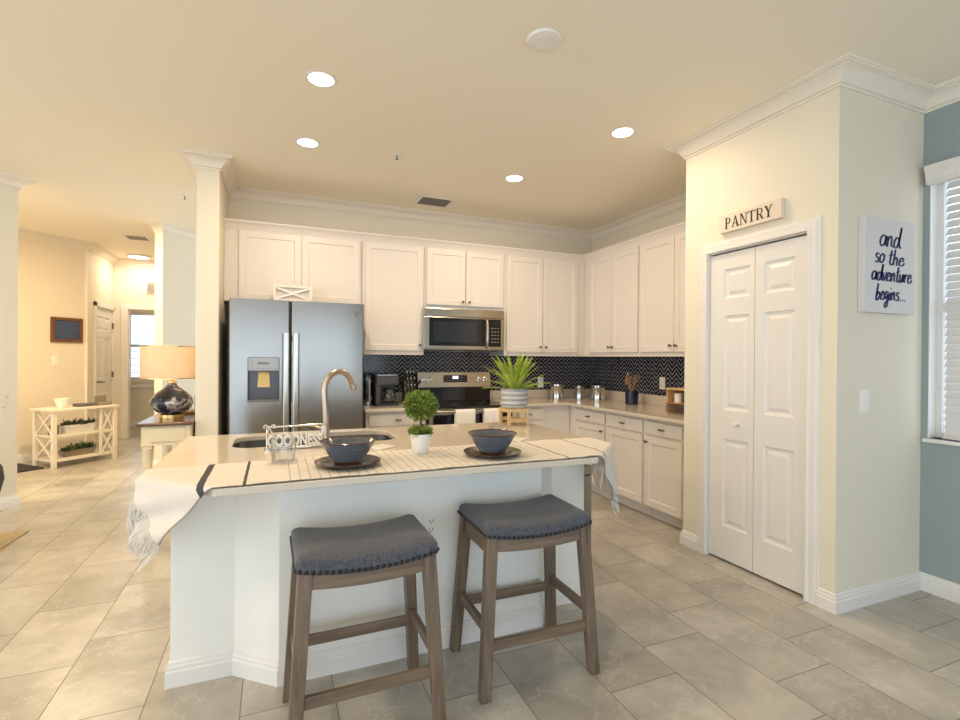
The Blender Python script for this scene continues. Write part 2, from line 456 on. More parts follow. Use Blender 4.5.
def copy_tree(o, loc=None, rz=None, label=None, parent=None):
    c = o.copy(); COL.objects.link(c)
    if parent is not None: c.parent = parent
    if loc is not None: c.location = loc
    if rz is not None: c.rotation_euler = (0, 0, rz)
    if label: c['label'] = label
    if parent is None: MW[c.name] = Matrix.Translation(c.location) @ Matrix.Rotation(c.rotation_euler.z, 4, 'Z')
    for ch in list(o.children): copy_tree(ch, parent=c)
    return c
def rrect(x0, x1, y0, y1, r, n=6):
    pts = []
    for cx, cy, a0 in ((x1-r, y1-r, 0), (x0+r, y1-r, 90), (x0+r, y0+r, 180), (x1-r, y0+r, 270)):
        for i in range(n+1):
            a = R(a0 + 90*i/n); pts.append((cx+r*math.cos(a), cy+r*math.sin(a)))
    return pts
def catmull(pts, n=8):
    P = [Vector(p) for p in pts]; out = []
    for i in range(len(P)-1):
        p0, p1, p2, p3 = P[max(i-1, 0)], P[i], P[i+1], P[min(i+2, len(P)-1)]
        for k in range(n):
            t = k/n
            out.append(.5*((2*p1) + (p2-p0)*t + (2*p0-5*p1+4*p2-p3)*t*t + (3*p1-p0-3*p2+p3)*t**3))
    out.append(P[-1]); return out
def text_mesh(body, size, extrude, offset=0.0):
    cu = bpy.data.curves.new('lettering', 'FONT'); cu.body = body; cu.size = size; cu.extrude = extrude; cu.offset = offset
    cu.align_x = 'CENTER'; cu.resolution_u = 4
    o = bpy.data.objects.new('lettering_source', cu); COL.objects.link(o)
    dg = bpy.context.evaluated_depsgraph_get(); me = bpy.data.meshes.new_from_object(o.evaluated_get(dg))
    bpy.data.objects.remove(o); bpy.data.curves.remove(cu)
    mb = MB(); mb.bm.from_mesh(me); bpy.data.meshes.remove(me); return mb
FY = lambda y: (lambda u, v, d: (u, y-d, v))          # a front facing the camera side (-Y)
FX = lambda x: (lambda u, v, d: (x-d, u, v))          # a front facing -X
exec_order = []

# ------------------------------------------------------------------ structure
YB, XR, CE = 5.177, 3.65, 2.912
XP, YP, YQ, XS = 2.774, 1.714, 2.78, 3.546
struct('floor', MB().box(-6.2, 4.2, -3.2, 11.5, -.08, 0), 'floor_tile')
struct('ceiling', MB().box(-6.2, 4.2, -3.2, 11.5, CE, CE+.1), 'ceiling_paint')
struct('wall_back', MB().box(-.575, XR+.12, YB, YB+.12, 0, CE), 'cream_wall')
struct('wall_stub', MB().box(-.575, -.413, 4.41, YB, 0, CE), 'cream_wall', bevel=.008)
struct('wall_right', MB().box(XR, XR+.12, YQ-.12, YB, 0, CE), 'cream_wall')
pw = MB()
pw.box(XP, XP+.11, YP, 1.869, 0, CE).box(XP, XP+.11, 2.567, YQ, 0, CE).box(XP, XP+.11, 1.869, 2.567, 2.08, CE)
pw.box(XP+.11, XS, YP, YP+.11, 0, CE).box(XP+.11, XR, YQ-.11, YQ, 0, CE)
struct('wall_pantry', pw, 'cream_wall')
struct('pantry_dark_sheet', MB().box(XP+.16, XP+.18, 1.84, 2.62, 0, 2.2), 'dark_gap')  # black sheet painted as the unlit pantry interior behind the door
WY0, WY1, WZ0, WZ1 = .62, 1.682, .90, 2.44
bw = MB().box(XS, XS+.13, WY1, YP+.11, 0, CE).box(XS, XS+.13, -3.2, WY0, 0, CE).box(XS, XS+.13, WY0, WY1, 0, WZ0).box(XS, XS+.13, WY0, WY1, WZ1, CE)
struct('wall_dining', bw, 'blue_wall')
struct('wall_left', MB().box(-6.2, -6.08, 4.6, 11.5, 0, CE).box(-6.2, -6.08, -3.2, 4.6, 2.35, CE), 'tan_wall')
struct('wall_rear', MB().box(-6.2, 4.2, -3.3, -3.2, 2.25, CE).box(-6.2, -4.6, -3.3, -3.2, 0, 2.25).box(2.9, 4.2, -3.3, -3.2, 0, 2.25), 'tan_wall')
# angled walls of the hall
def slab(a, b, th, z0, z1, mb=None):
    a, b = Vector(a), Vector(b); d = (b-a).normalized(); n = Vector((-d.y, d.x))*th
    return (mb or MB()).prism([tuple(a), tuple(b), tuple(b+n), tuple(a+n)], z0, z1)
struct('wall_angle', slab((-3.6, 4.17), (-2.12, 5.65), .12, 0, CE), 'cream_wall')
struct('wall_hall', slab((-5.6, 5.28), (-2.41, 8.47), .12, 0, CE), 'tan_wall')
hd = MB().box(-2.53, -2.41, 8.44, 8.72, 0, CE).box(-2.53, -2.41, 8.72, 9.6, 2.09, CE)
struct('wall_hall_side', hd, 'tan_wall')
op = MB().box(-2.53, -2.215, 9.6, 9.72, 0, CE).box(-2.215, -1.0, 9.6, 9.72, 2.10, CE).box(-1.0, .6, 9.6, 9.72, 0, CE)
struct('wall_hall_end', op, 'tan_wall')
fw_ = MB().box(-3.4, -2.58, 11.2, 11.3, 0, CE).box(-1.7, .6, 11.2, 11.3, 0, CE).box(-2.58, -1.7, 11.2, 11.3, 0, .9).box(-2.58, -1.7, 11.2, 11.3, 2.17, CE)
struct('wall_far', fw_, 'cream_wall')
struct('wall_far_side', MB().box(-3.5, -3.4, 9.6, 11.3, 0, CE).box(.6, .7, 9.6, 11.3, 0, CE), 'cream_wall')
struct('wall_pier', MB().prism([(-1.235, 6.86), (-.3, 7.795), (-.3, 8.0), (-.36, 8.0), (-1.335, 6.96)], 0, CE).box(-.42, -.3, 7.9, 9.62, 0, CE), 'cream_wall')
# crown moulding and baseboards
CROWN = [(0, 2.814), (.011, 2.814), (.011, 2.825), (.006, 2.828), (.018, 2.831), (.018, 2.840), (.022, 2.841), (.030, 2.856), (.044, 2.871), (.062, 2.881), (.074, 2.884), (.074, 2.890), (.070, 2.893), (.090, 2.896), (.090, 2.903), (.100, 2.904), (.100, CE), (0, CE)]
BASE = [(0, 0), (.017, 0), (.017, .062), (.013, .068), (.013, .080), (.009, .086), (.007, .098), (0, .103)]
struct('trim_1', MB().sweep([(XS, -3.2), (XS, YP), (XP, YP), (XP, YQ), (XR, YQ), (XR, YB), (-.413, YB), (-.413, 4.41), (-.575, 4.41), (-.575, 5.29)], CROWN), 'crown_warm_tint', smooth=35)
struct('trim_2', MB().sweep([(-2.20, 5.735), (-2.12, 5.65), (-3.6, 4.17)], CROWN), 'crown_warm_tint', smooth=35)
struct('trim_3', MB().sweep([(-2.41, 9.6), (-2.41, 8.47), (-5.6, 5.28)], CROWN), 'crown_warm_tint', smooth=35)
struct('trim_4', MB().sweep([(-.3, 9.6), (-2.41, 9.6)], CROWN), 'crown_warm_tint', smooth=35)
struct('trim_5', MB().sweep([(-.3, 7.795), (-1.235, 6.86), (-1.335, 6.96)], CROWN), 'crown_warm_tint', smooth=35)
struct('baseboard_right', MB().sweep([(XS, -3.2), (XS, YP), (XP, YP), (XP, 1.80)], BASE), 'white_trim')
struct('baseboard_pantry', MB().sweep([(XP, 2.637), (XP, YQ), (XP+.14, YQ)], BASE), 'white_trim')
struct('baseboard_stub', MB().sweep([(-.413, 4.6), (-.413, 4.41), (-.575, 4.41), (-.575, 5.28)], BASE), 'white_trim')
struct('baseboard_left', MB().sweep([(-2.20, 5.735), (-2.12, 5.65), (-3.6, 4.17)], BASE), 'white_trim')
struct('baseboard_hall', MB().sweep([(-2.41, 8.70), (-2.41, 8.47), (-5.6, 5.28)], BASE), 'white_trim')
struct('baseboard_pier', MB().sweep([(-.3, 7.795), (-1.235, 6.86), (-1.335, 6.96)], BASE), 'white_trim')
struct('baseboard_far', MB().sweep([(.6, 11.2), (-3.4, 11.2)], BASE), 'white_trim')
struct('trim_6', MB().sweep([(.6, 11.2), (-3.4, 11.2)], [(0, .72), (.02, .73), (.03, .76), (.02, .79), (0, .80)]), 'white_trim')
# casing of the hall opening and hall door
struct('trim_7', MB().box(-2.30, -2.215, 9.58, 9.6, 0, 2.18).box(-2.215, -1.0, 9.58, 9.6, 2.10, 2.18).box(-2.215, -2.20, 9.58, 9.73, 0, 2.10), 'white_trim', bevel=.004)
# herringbone backsplash
struct('trim_8', MB().box(.72, XR, YB-.008, YB, .885, 1.42).box(XR-.008, XR, YQ, YB-.008, .885, 1.42), 'herringbone_tile')
# pantry bifold door
PAN_RINGS = [(0, 0), (.004, -.006), (.016, -.011), (.026, -.011), (.046, -.003)]
pz = [(.237, .823), (1.015, 1.647), (1.76, 1.957)]
dr = struct('door_1', MB().paneldoor(FX(XP+.012), 1.876, 2.216, .015, 2.062, .034, [(1.957, 2.155, a, b) for a, b in pz], PAN_RINGS), 'white_trim')
leaf = struct('door_leaf', MB().paneldoor(FX(XP+.012), 2.220, 2.560, .015, 2.062, .034, [(2.255, 2.450, a, b) for a, b in pz], PAN_RINGS), 'white_trim', parent=dr)
kn = MB().lathe([(0, 0), (.012, 0), (.010, .012), (.014, .02), (.019, .03), (.016, .04), (0, .043)], (XP+.012, 2.335, .935), 20, Matrix.Rotation(R(-90), 3, 'Y'))
struct('door_knob', kn, 'white_ceramic', parent=leaf, smooth=50)
cas = [(0, 0), (.022, 0), (.022, .012), (.016, .02), (.016, .05), (.010, .058), (.010, .068), (0, .07)]
cm = MB()
def casing(mb, y0, y1, zt):
    # casing legs and head: section swept around the opening of the pantry door, thickness towards -X
    path = [(y1, 0), (y1, zt), (y0, zt), (y0, 0)]
    rings = []
    for i, (y, z) in enumerate(path):
        ring = []
        for th, off in cas:
            oy = off if i in (0, 1) else -off; oz = off if i in (1, 2) else 0
            ring.append((XP-th, y+oy, z+oz))
        rings.append(ring)
    mb.loops(rings)
casing(cm, 1.869, 2.567, 2.08)
struct('trim_9', cm, 'white_trim')
struct('trim_10', MB().box(XP, XP+.1, 1.869, 1.873, 0, 2.08).box(XP, XP+.1, 2.563, 2.567, 0, 2.08).box(XP+.012, XP+.1, 1.873, 2.563, 2.074, 2.08), 'white_trim')
# hall door: six panels, lever handle, hinges
hz = [(.24, .82), (1.0, 1.62), (1.72, 1.93)]
d2 = struct('door_2', MB().paneldoor(lambda u, v, d: (-2.415+d, u, v), 8.76, 9.57, .012, 2.06, .035, [(8.87, 9.12, a, b) for a, b in hz]+[(9.21, 9.46, a, b) for a, b in hz], PAN_RINGS), 'white_trim')
lv = MB().tube([(-2.413, 8.83, .96), (-2.36, 8.83, .96), (-2.35, 8.85, .96), (-2.35, 8.96, .955)], .011, 8).lathe([(.03, 0), (.03, .008), (0, .01)], (-2.415, 8.83, .96), 16, Matrix.Rotation(R(90), 3, 'Y'))
struct('door_handle', lv, 'pewter', parent=d2)
for z in (.25, 1.05, 1.82):
    struct('door_hinge', MB().box(-2.412, -2.39, 9.56, 9.585, z-.045, z+.045), 'pewter', parent=d2)
struct('trim_11', MB().box(-2.43, -2.385, 8.69, 8.755, 0, 2.13).box(-2.43, -2.385, 9.575, 9.6, 0, 2.13).box(-2.43, -2.385, 8.69, 9.6, 2.065, 2.13), 'white_trim', bevel=.003)
# window_1 in the blue wall, with blind; window_2 in the far room
def window(name, mapf, u0, u1, v0, v1):
    fr = MB(); t = .035
    for a, b, c, d in ((u0+t, u1-t, v0, v0+t), (u0+t, u1-t, v1-t, v1), (u0, u0+t, v0, v1), (u1-t, u1, v0, v1), (u0+t, u1-t, (v0+v1)/2-.02, (v0+v1)/2+.02)):
        p, q = Vector(mapf(a, c, -.075)), Vector(mapf(b, d, -.115)); fr.box(min(p.x, q.x), max(p.x, q.x), min(p.y, q.y), max(p.y, q.y), min(p.z, q.z), max(p.z, q.z))
    f = struct(name, fr, 'white_trim', bevel=.003)
    for k, (c, d) in enumerate(((v0+t, (v0+v1)/2-.02), ((v0+v1)/2+.02, v1-t))):
        p, q = Vector(mapf(u0+t, c, -.092)), Vector(mapf(u1-t, d, -.096)); g = MB().box(min(p.x, q.x), max(p.x, q.x), min(p.y, q.y), max(p.y, q.y), p.z, q.z)
        struct('window_pane', g, 'window_glass', parent=f)
window('window_1', FX(XS), WY0, WY1, WZ0, WZ1)
struct('trim_12', MB().box(XS-.03, XS+.1, WY0-.04, WY1+.012, WZ0-.022, WZ0), 'white_trim', bevel=.004)
struct('trim_16', MB().box(XS+.002, XS+.075, WY1-.006, WY1-.0005, WZ0, WZ1).box(XS+.002, XS+.075, WY0+.0005, WY0+.006, WZ0, WZ1).box(XS+.002, XS+.075, WY0+.006, WY1-.006, WZ1-.006, WZ1-.0005), 'white_trim')  # white liner added so the unlit window reveal looks daylit
window('window_2', FY(11.2), -2.58, -1.7, .9, 2.17)
struct('trim_13', MB().box(-2.66, -1.62, 11.17, 11.2, .85, .9), 'white_trim')
def blind(label, mapf, u0, u1, v0, v1, loc, tilt, val=True, dep=-.035):
    t = thing('window_blind', label, 'blind', loc)
    sl = MB(); z = v0+.04; hw = .024
    while z < v1-.05:
        a, b = hw*math.cos(R(tilt)), hw*math.sin(R(tilt))
        ring = lambda u: [mapf(u, z+b+.0012, dep-a), mapf(u, z+b-.0012, dep-a), mapf(u, z-b-.0012, dep+a), mapf(u, z-b+.0012, dep+a)]
        sl.loops([ring(u0), ring(u1)]); z += .0445
    part('slat_panel', sl, 'blind_slat', t)
    def bx(a, b, c, d, e, f):
        p, q = Vector(mapf(a, c, e)), Vector(mapf(b, d, f)); return MB().box(*sum([[min(p[i], q[i]), max(p[i], q[i])] for i in range(3)], []))
    part('bottom_rail', bx(u0, u1, v0+.005, v0+.025, dep-.025, dep+.025), 'blind_slat', t, bevel=.002)
    if val:
        vm = MB(); prof = [(0, 0), (.05, 0), (.055, .01), (.05, .02), (.055, .035), (.06, .06), (.07, .085), (.07, .105), (0, .105)]
        vm.loops([[mapf(u, v1-.062+b, a) for a, b in prof] for u in (u0-.04, u1+.062)])
        part('valance', vm, 'white_trim', t)
    else: part('head_rail', bx(u0, u1, v1-.05, v1-.002, dep-.025, dep+.025), 'white_trim', t)
    uu = u1-.12
    part('lift_cord', MB().tube([mapf(uu, v1-.05, dep+.03), mapf(uu, v0+.02, dep+.03)], .0015, 6), 'white_plastic', t)
    return t
blind('white slatted blind with moulded valance in the window of the blue wall', FX(XS), WY0+.01, WY1-.067, WZ0, WZ1, (XS, 1.1, WZ0), 65)
blind('small slatted blind on the bright window at the end of the hall', FY(11.2), -2.56, -1.72, .9, 2.17, (-2.1, 11.2, .9), 20, val=False)

# ------------------------------------------------------------------ kitchen cabinets
SHAKER = [(0, 0), (.003, -.004), (.005, -.008)]
def knob_at(parent, mp, u, v):
    o = Vector(mp(u, v, 0)); ax = (Vector(mp(u, v, 1))-o).normalized()
    M = Vector((0, 0, 1)).rotation_difference(ax).to_matrix()
    return part('knob', MB().lathe([(0, 0), (.007, 0), (.005, .010), (.008, .015), (.0135, .020), (.013, .026), (.006, .029), (0, .029)], o, 16, M), 'pewter', parent, smooth=50)
def cabinet(name, label, mp, u0, u1, v0, v1, depth, doors=(), drawers=(), toe=False, group=None, stile=.055):
    o = Vector(mp((u0+u1)/2, v0, -depth/2))
    t = thing(name, label, 'cabinet', (o.x, o.y, 0 if toe else v0), 0, group)
    def bx(a, b, c, d, e, f, mb=None):
        p, q = Vector(mp(a, c, e)), Vector(mp(b, d, f)); return (mb or MB()).box(*sum([[min(p[i], q[i]), max(p[i], q[i])] for i in range(3)], []))
    b = bx(u0, u1, v0, v1, -depth, -.022)
    if toe: bx(u0, u1, 0.0, v0, -depth, -.095, b)
    part('carcass', b, 'cabinet_white', t, bevel=.0015)
    for d in doors:
        a0, a1, b0, b1, k = d
        dd = part('door', MB().paneldoor(mp, a0, a1, b0, b1, .02, [(a0+stile, a1-stile, b0+stile, b1-stile)], SHAKER), 'cabinet_white', t, bevel=.0012)
        if k: knob_at(dd, mp, *k)
    for d in drawers:
        a0, a1, b0, b1 = d
        dd = part('drawer', bx(a0, a1, b0, b1, -.02, 0), 'cabinet_white', t, bevel=.003)
        um, vm = (a0+a1)/2, (b0+b1)/2
        p, q = Vector(mp(um-.028, vm, .022)), Vector(mp(um+.028, vm, .022)); p0, q0 = Vector(mp(um-.018, vm, 0)), Vector(mp(um+.018, vm, 0)); p1, q1 = Vector(mp(um-.018, vm, .022)), Vector(mp(um+.018, vm, .022))
        part('pull', MB().tube([p, (p+q)/2, q], [.006, .008, .006], 10).tube([p0, p1], .0045, 8).tube([q0, q1], .0045, 8), 'pewter', dd, smooth=50)
    return t
UY, UX = 4.77, 3.25
m = FY(UY); DU = YB-UY-.002
cabinet('wall_cabinet', 'short white two-door wall cabinet over the refrigerator', m, -.411, .756, 1.832, 2.475, DU, [(-.296, .214, 1.852, 2.45, (.18, 1.90)), (.222, .735, 1.852, 2.45, (.256, 1.90))], group=None)
cabinet('wall_cabinet', 'tall single-door white wall cabinet between refrigerator and microwave', m, .762, 1.372, 1.378, 2.475, DU, [(.79, 1.355, 1.42, 2.45, (1.322, 1.475))])
cabinet('wall_cabinet', 'short white two-door wall cabinet directly above the microwave', m, 1.376, 2.254, 1.855, 2.475, DU, [(1.397, 1.806, 1.885, 2.45, (1.775, 1.925)), (1.815, 2.234, 1.885, 2.45, (1.846, 1.925))])
cabinet('wall_cabinet', 'tall two-door white wall cabinet right of the microwave, in the corner', m, 2.258, XR-.01, 1.378, 2.475, DU, [(2.28, 2.715, 1.42, 2.45, (2.684, 1.475)), (2.723, 3.168, 1.42, 2.45, (2.754, 1.475))])
m = FX(UX); DX = XR-UX-.002
cabinet('wall_cabinet', 'two-door white wall cabinet on the right wall, nearest the corner', m, 3.848, 4.785, 1.378, 2.475, DX, [(3.863, 4.262, 1.42, 2.45, (4.235, 1.475)), (4.268, 4.668, 1.42, 2.45, (4.295, 1.475))])
cabinet('wall_cabinet', 'two-door white wall cabinet on the right wall, cut off by the pantry corner', m, YQ+.006, 3.844, 1.378, 2.475, DX, [(2.95, 3.382, 1.42, 2.45, (3.352, 1.475)), (3.388, 3.826, 1.42, 2.45, (3.418, 1.475))])
KC = [(0, 2.455), (.006, 2.455), (.010, 2.470), (.016, 2.478), (.022, 2.495), (.038, 2.512), (.046, 2.518), (.050, 2.531), (-.02, 2.531), (-.02, 2.476), (0, 2.476)]
struct('trim_14', MB().sweep([(UX+.022, YQ+.003), (UX+.022, UY+.022), (-.412, UY+.022)], KC), 'cabinet_white', smooth=35)

BXF, BYF = 2.915, 4.53
m = FX(BXF); DB = XR-BXF-.002
cabinet('base_cabinet', 'white base cabinet with drawer over door, on the right wall beside the corner', m, 3.908, 4.548, .10, .855, DB, [(3.925, 4.43, .115, .70, (3.955, .655))], [(3.925, 4.43, .722, .826)], toe=True)
cabinet('base_cabinet', 'white base cabinet with drawer over door, middle one on the right wall', m, 3.378, 3.904, .10, .855, DB, [(3.397, 3.890, .115, .70, None)], [(3.397, 3.890, .722, .826)], toe=True)
cabinet('base_cabinet', 'white base cabinet with drawer over door, beside the pantry wall', m, YQ+.006, 3.374, .10, .855, DB, [(2.945, 3.360, .115, .70, (3.330, .655))], [(2.945, 3.360, .722, .826)], toe=True)
m = FY(BYF); DBY = YB-BYF-.002
cabinet('base_cabinet', 'white base cabinet with drawer between refrigerator and range, under the coffee maker', m, .762, 1.335, .10, .855, DBY, [(.79, 1.32, .115, .70, (1.285, .655))], [(.79, 1.32, .722, .826)], toe=True)
cabinet('base_cabinet', 'white base cabinet with drawer right of the range, behind the fern', m, 2.215, 2.935, .10, .855, DBY, [(2.24, 2.60, .115, .70, (2.27, .655))], [(2.24, 2.60, .722, .826)], toe=True)
CT0, CT1 = .856, .885
solo('countertop', MB().prism([(2.21, 4.49), (2.872, 4.49), (2.872, YQ+.004), (XR-.009, YQ+.004), (XR-.009, YB-.009), (2.21, YB-.009)], CT0, CT1), 'quartz', 'L-shaped beige quartz countertop in the right corner of the kitchen', 'countertop', (3.2, 4.2, CT0), bevel=.004)
solo('countertop', MB().box(.745, 1.338, 4.49, YB-.009, CT0, CT1), 'quartz', 'short beige quartz countertop between refrigerator and range', 'countertop', (1.05, 4.85, CT0), bevel=.004)
struct('trim_15', MB().box(.745, 1.338, YB-.03, YB-.009, CT1+.0005, .983).box(2.215, XR-.03, YB-.03, YB-.009, CT1+.0005, .983).box(XR-.03, XR-.009, YQ+.004, YB-.009, CT1+.0005, .983), 'quartz', bevel=.002)

# ------------------------------------------------------------------ refrigerator
def fridge():
    t = thing('refrigerator', 'stainless side-by-side refrigerator with water dispenser in the left door', 'refrigerator', (.185, 4.75, 0))
    yf = 4.37
    part('body', MB().box(-.338, .712, 4.46, 5.16, .02, 1.795), 'grey_plastic', t, label='dark grey refrigerator body', bevel=.004)
    def doorm(x0, x1, z0, z1, hole=None):
        mb = MB(); n = 12; e = .012
        xs = [x0, x0+e*.3, x0+e] + [x0+e+(x1-x0-2*e)*i/n for i in range(1, n)] + [x1-e, x1-e*.3, x1]
        def yy(x):
            q = (x-x0)/(x1-x0); b = .012*(4*q*(1-q))
            k = min(x-x0, x1-x)
            return yf + .006 - b + (0 if k >= e else .012*(1-k/e)**2)
        plan = [(x, yy(x)) for x in xs]
        if hole is None:
            mb.prism(plan + [(x1, 4.455), (x0, 4.455)], z0, z1); return mb, yy
        hx0, hx1, hz0, hz1 = hole
        # door with a recess: bottom block, top block, side blocks, back of the recess
        mb.prism(plan + [(x1, 4.455), (x0, 4.455)], z0, hz0); mb.prism(plan + [(x1, 4.455), (x0, 4.455)], hz1, z1)
        L = [(x, yy(x)) for x in xs if x < hx0] + [(hx0, yy(hx0))]; Rr = [(hx1, yy(hx1))] + [(x, yy(x)) for x in xs if x > hx1]
        mb.prism(L + [(hx0, 4.455), (x0, 4.455)], hz0, hz1); mb.prism(Rr + [(x1, 4.455), (hx1, 4.455)], hz0, hz1)
        mb.box(hx0, hx1, 4.447, 4.455, hz0, hz1); return mb, yy
    mb, yl = doorm(-.340, .110, .06, 1.812, (-.203, .034, .985, 1.345))
    dl = part('door', mb, 'stainless', t, smooth=30)
    mb, yr = doorm(.120, .714, .06, 1.812)
    drr = part('door', mb, 'stainless', t, smooth=30)
    part('kick_plate', MB().box(-.33, .705, 4.43, 4.46, .01, .055), 'black_plastic', t)
    for d, hx, yf2 in ((dl, .084, yl(.084)), (drr, .158, yr(.158))):
        prof = rrect(hx-.023, hx+.023, yf2-.062, yf2-.038, .009, 4)
        hm = MB().prism(prof, .55, 1.545)
        for z in (.60, 1.50): hm.box(hx-.012, hx+.012, yf2-.045, yf2+.004, z-.02, z+.02)
        part('handle', hm, 'stainless_v', d, smooth=40)
    y0 = yl(-.08)
    dp = MB().prism(rrect(-.212, .043, .968, 1.358, .02, 5), 0, .012, holes=[rrect(-.203, .034, .985, 1.345, .012, 5)], M=Matrix(((1, 0, 0, 0), (0, 0, 1, y0-.006), (0, 1, 0, 0), (0, 0, 0, 1))))
    part('dispenser_frame', dp, 'stainless', dl, smooth=40)
    part('dispenser_panel', MB().box(-.2, .031, y0-.004, 4.446, 1.235, 1.342), 'panel_grey', dl, bevel=.004)
    for x in (-.172, -.125, -.09, -.055, .005): part('dispenser_button', MB().box(x-.010, x+.010, y0-.0055, y0-.0035, 1.252, 1.256), 'grey_plastic', dl)
    for z in (1.275, 1.295, 1.318): part('dispenser_button', MB().box(-.185, -.160, y0-.0055, y0-.0035, z-.002, z+.002), 'grey_plastic', dl)
    part('dispenser_display', MB().box(-.13, -.045, y0-.0055, y0-.0035, 1.288, 1.305), 'grey_plastic', dl)
    part('dispenser_paddle', MB().loops([[(-.125, 4.43, 1.225), (-.045, 4.43, 1.225), (-.045, 4.44, 1.225), (-.125, 4.44, 1.225)], [(-.132, 4.41, 1.10), (-.038, 4.41, 1.10), (-.038, 4.42, 1.10), (-.132, 4.42, 1.10)]]), 'gold', dl, label='amber dispenser paddle')
    part('dispenser_recess', MB().box(-.203, .034, 4.444, 4.4465, .985, 1.24).box(-.203, -.200, y0, 4.4445, .985, 1.24).box(.031, .034, y0, 4.4445, .985, 1.24), 'recess_shade', dl)
    part('drip_tray', MB().box(-.2, .031, y0-.012, 4.446, .987, 1.0), 'grey_plastic', dl, bevel=.003)
    M = Matrix.Rotation(R(90), 3, 'X')
    yb = yr(.648)
    part('badge', MB().lathe([(0, .001), (.020, .001), (.020, .004), (.016, .005), (.0155, .0035), (0, .0035)], (.648, yb+.001, 1.728), 24, M), 'pewter', drr, smooth=40)
    cv = MB()
    for a in range(4):
        c = [(.648+.0085*math.cos(R(90*a+q))*(1-q/260), yb-.0045, 1.728+.0085*math.sin(R(90*a+q))*(1-q/260)) for q in range(0, 150, 25)]
        cv.tube(c, .0012, 6)
    part('badge_monogram', cv, 'chrome', drr)
    return t
fridge()
cr = thing('wooden_crate', 'white wooden box with a cross-braced front, on top of the refrigerator', 'box', (.135, 4.6, 1.813))
part('box_body', MB().box(-.02, .292, 4.505, 4.70, 1.8145, 1.955), 'crate_panel', cr)
rim = MB()
for a, b, c, d in ((-.02, .292, 1.8145, 1.838), (-.02, .292, 1.935, 1.957), (-.02, .002, 1.838, 1.935), (.27, .292, 1.838, 1.935)): rim.box(a, b, 4.488, 4.505, c, d)
part('frame', rim, 'cabinet_white', cr, bevel=.001)
part('cross_brace', MB().bar((.002, 4.497, 1.838), (.27, 4.497, 1.935), .016, .016, xa=(0, 1, 0)).bar((.002, 4.497, 1.935), (.27, 4.497, 1.838), .0155, .016, xa=(0, 1, 0)), 'white_trim', cr)

# ------------------------------------------------------------------ microwave
mw = thing('microwave', 'stainless over-the-range microwave with black glass door under the short cabinet', 'microwave', (1.79, 4.95, 1.425))
part('body', MB().box(1.352, 2.228, 4.745, 5.16, 1.432, 1.850), 'stainless_warmlit', mw, bevel=.003)
part('top_panel', MB().box(1.352, 2.228, 4.722, 4.745, 1.765, 1.848), 'stainless_warmlit', mw, bevel=.005)
dm = part('door', MB().box(1.352, 2.035, 4.722, 4.745, 1.440, 1.762), 'stainless_warmlit', mw, bevel=.004)
part('door_window', MB().prism(rrect(1.408, 2.010, 1.472, 1.752, .012, 4), 0, .006, M=Matrix(((1, 0, 0, 0), (0, 0, -1, 4.724), (0, 1, 0, 0), (0, 0, 0, 1)))), 'black_glass', dm)
part('window_screen', MB().box(1.455, 1.92, 4.7165, 4.7185, 1.51, 1.715), 'glass_lamp_inner', dm)
hp = catmull([(2.022, 4.72, 1.46), (2.022, 4.688, 1.50), (2.022, 4.682, 1.60), (2.022, 4.688, 1.71), (2.022, 4.72, 1.75)], 5)
part('handle', MB().tube(hp, .013, 10), 'stainless_v', dm, smooth=50)
cp = part('control_panel', MB().box(2.048, 2.188, 4.716, 4.745, 1.470, 1.752), 'black_glass', mw, bevel=.003)
part('side_strip', MB().box(2.040, 2.228, 4.722, 4.744, 1.440, 1.7615), 'stainless_warmlit', mw, bevel=.003)
part('display', MB().box(2.08, 2.155, 4.7145, 4.7165, 1.705, 1.728), 'glass_lamp_inner', cp)
for r_ in range(5):
    for c_ in range(3):
        part('button', MB().box(2.075+c_*.033, 2.099+c_*.033, 4.7145, 4.7165, 1.655-r_*.036, 1.667-r_*.036), 'grey_plastic', cp)
for a_ in (1.40, 1.88): part('vent_grille', MB().box(a_, a_+.30, 4.78, 5.0, 1.424, 1.432), 'black_plastic', mw)

# ------------------------------------------------------------------ range
rg = thing('range', 'stainless electric range with black glass cooktop and rear control panel', 'stove', (1.775, 4.8, 0))
RX0, RX1 = 1.346, 2.204
part('body', MB().box(RX0, RX1, 4.475, 5.14, .03, .868), 'stainless_warmlit', rg, bevel=.003)
part('cooktop', MB().box(RX0, RX1, 4.455, 5.06, .869, .888), 'black_glass', rg, bevel=.004)
for bx_, by_, br_ in ((1.56, 4.62, .10), (1.99, 4.62, .08), (1.56, 4.90, .075), (1.99, 4.90, .10)): part('burner_ring', MB().lathe([(br_-.003, .8882), (br_, .8884), (br_+.003, .8882)], (bx_, by_, 0), 40), 'grey_plastic', rg)
ov = part('oven_door', MB().box(RX0+.006, RX1-.006, 4.432, 4.474, .20, .862), 'stainless_warmlit', rg, bevel=.004)
part('oven_window', MB().box(RX0+.02, RX1-.02, 4.427, 4.433, .30, .815), 'black_glass', ov, bevel=.002)
part('handle', MB().tube([(RX0+.04, 4.385, .845), (RX1-.04, 4.385, .845)], .012, 12).box(RX0+.05, RX0+.07, 4.385, 4.434, .836, .854).box(RX1-.07, RX1-.05, 4.385, 4.434, .836, .854), 'stainless_v', ov, smooth=50)
part('storage_drawer', MB().box(RX0+.006, RX1-.006, 4.44, 4.474, .05, .19), 'stainless_warmlit', rg, bevel=.004)
bg = MB().loops([[(x, 5.055, .889), (x, 5.14, .889), (x, 5.14, 1.195), (x, 5.085, 1.195), (x, 5.060, 1.04), (x, 5.062, 1.03)] for x in (1.392, 2.218)])
bp = part('back_panel', bg, 'black_glass', rg, bevel=.003)
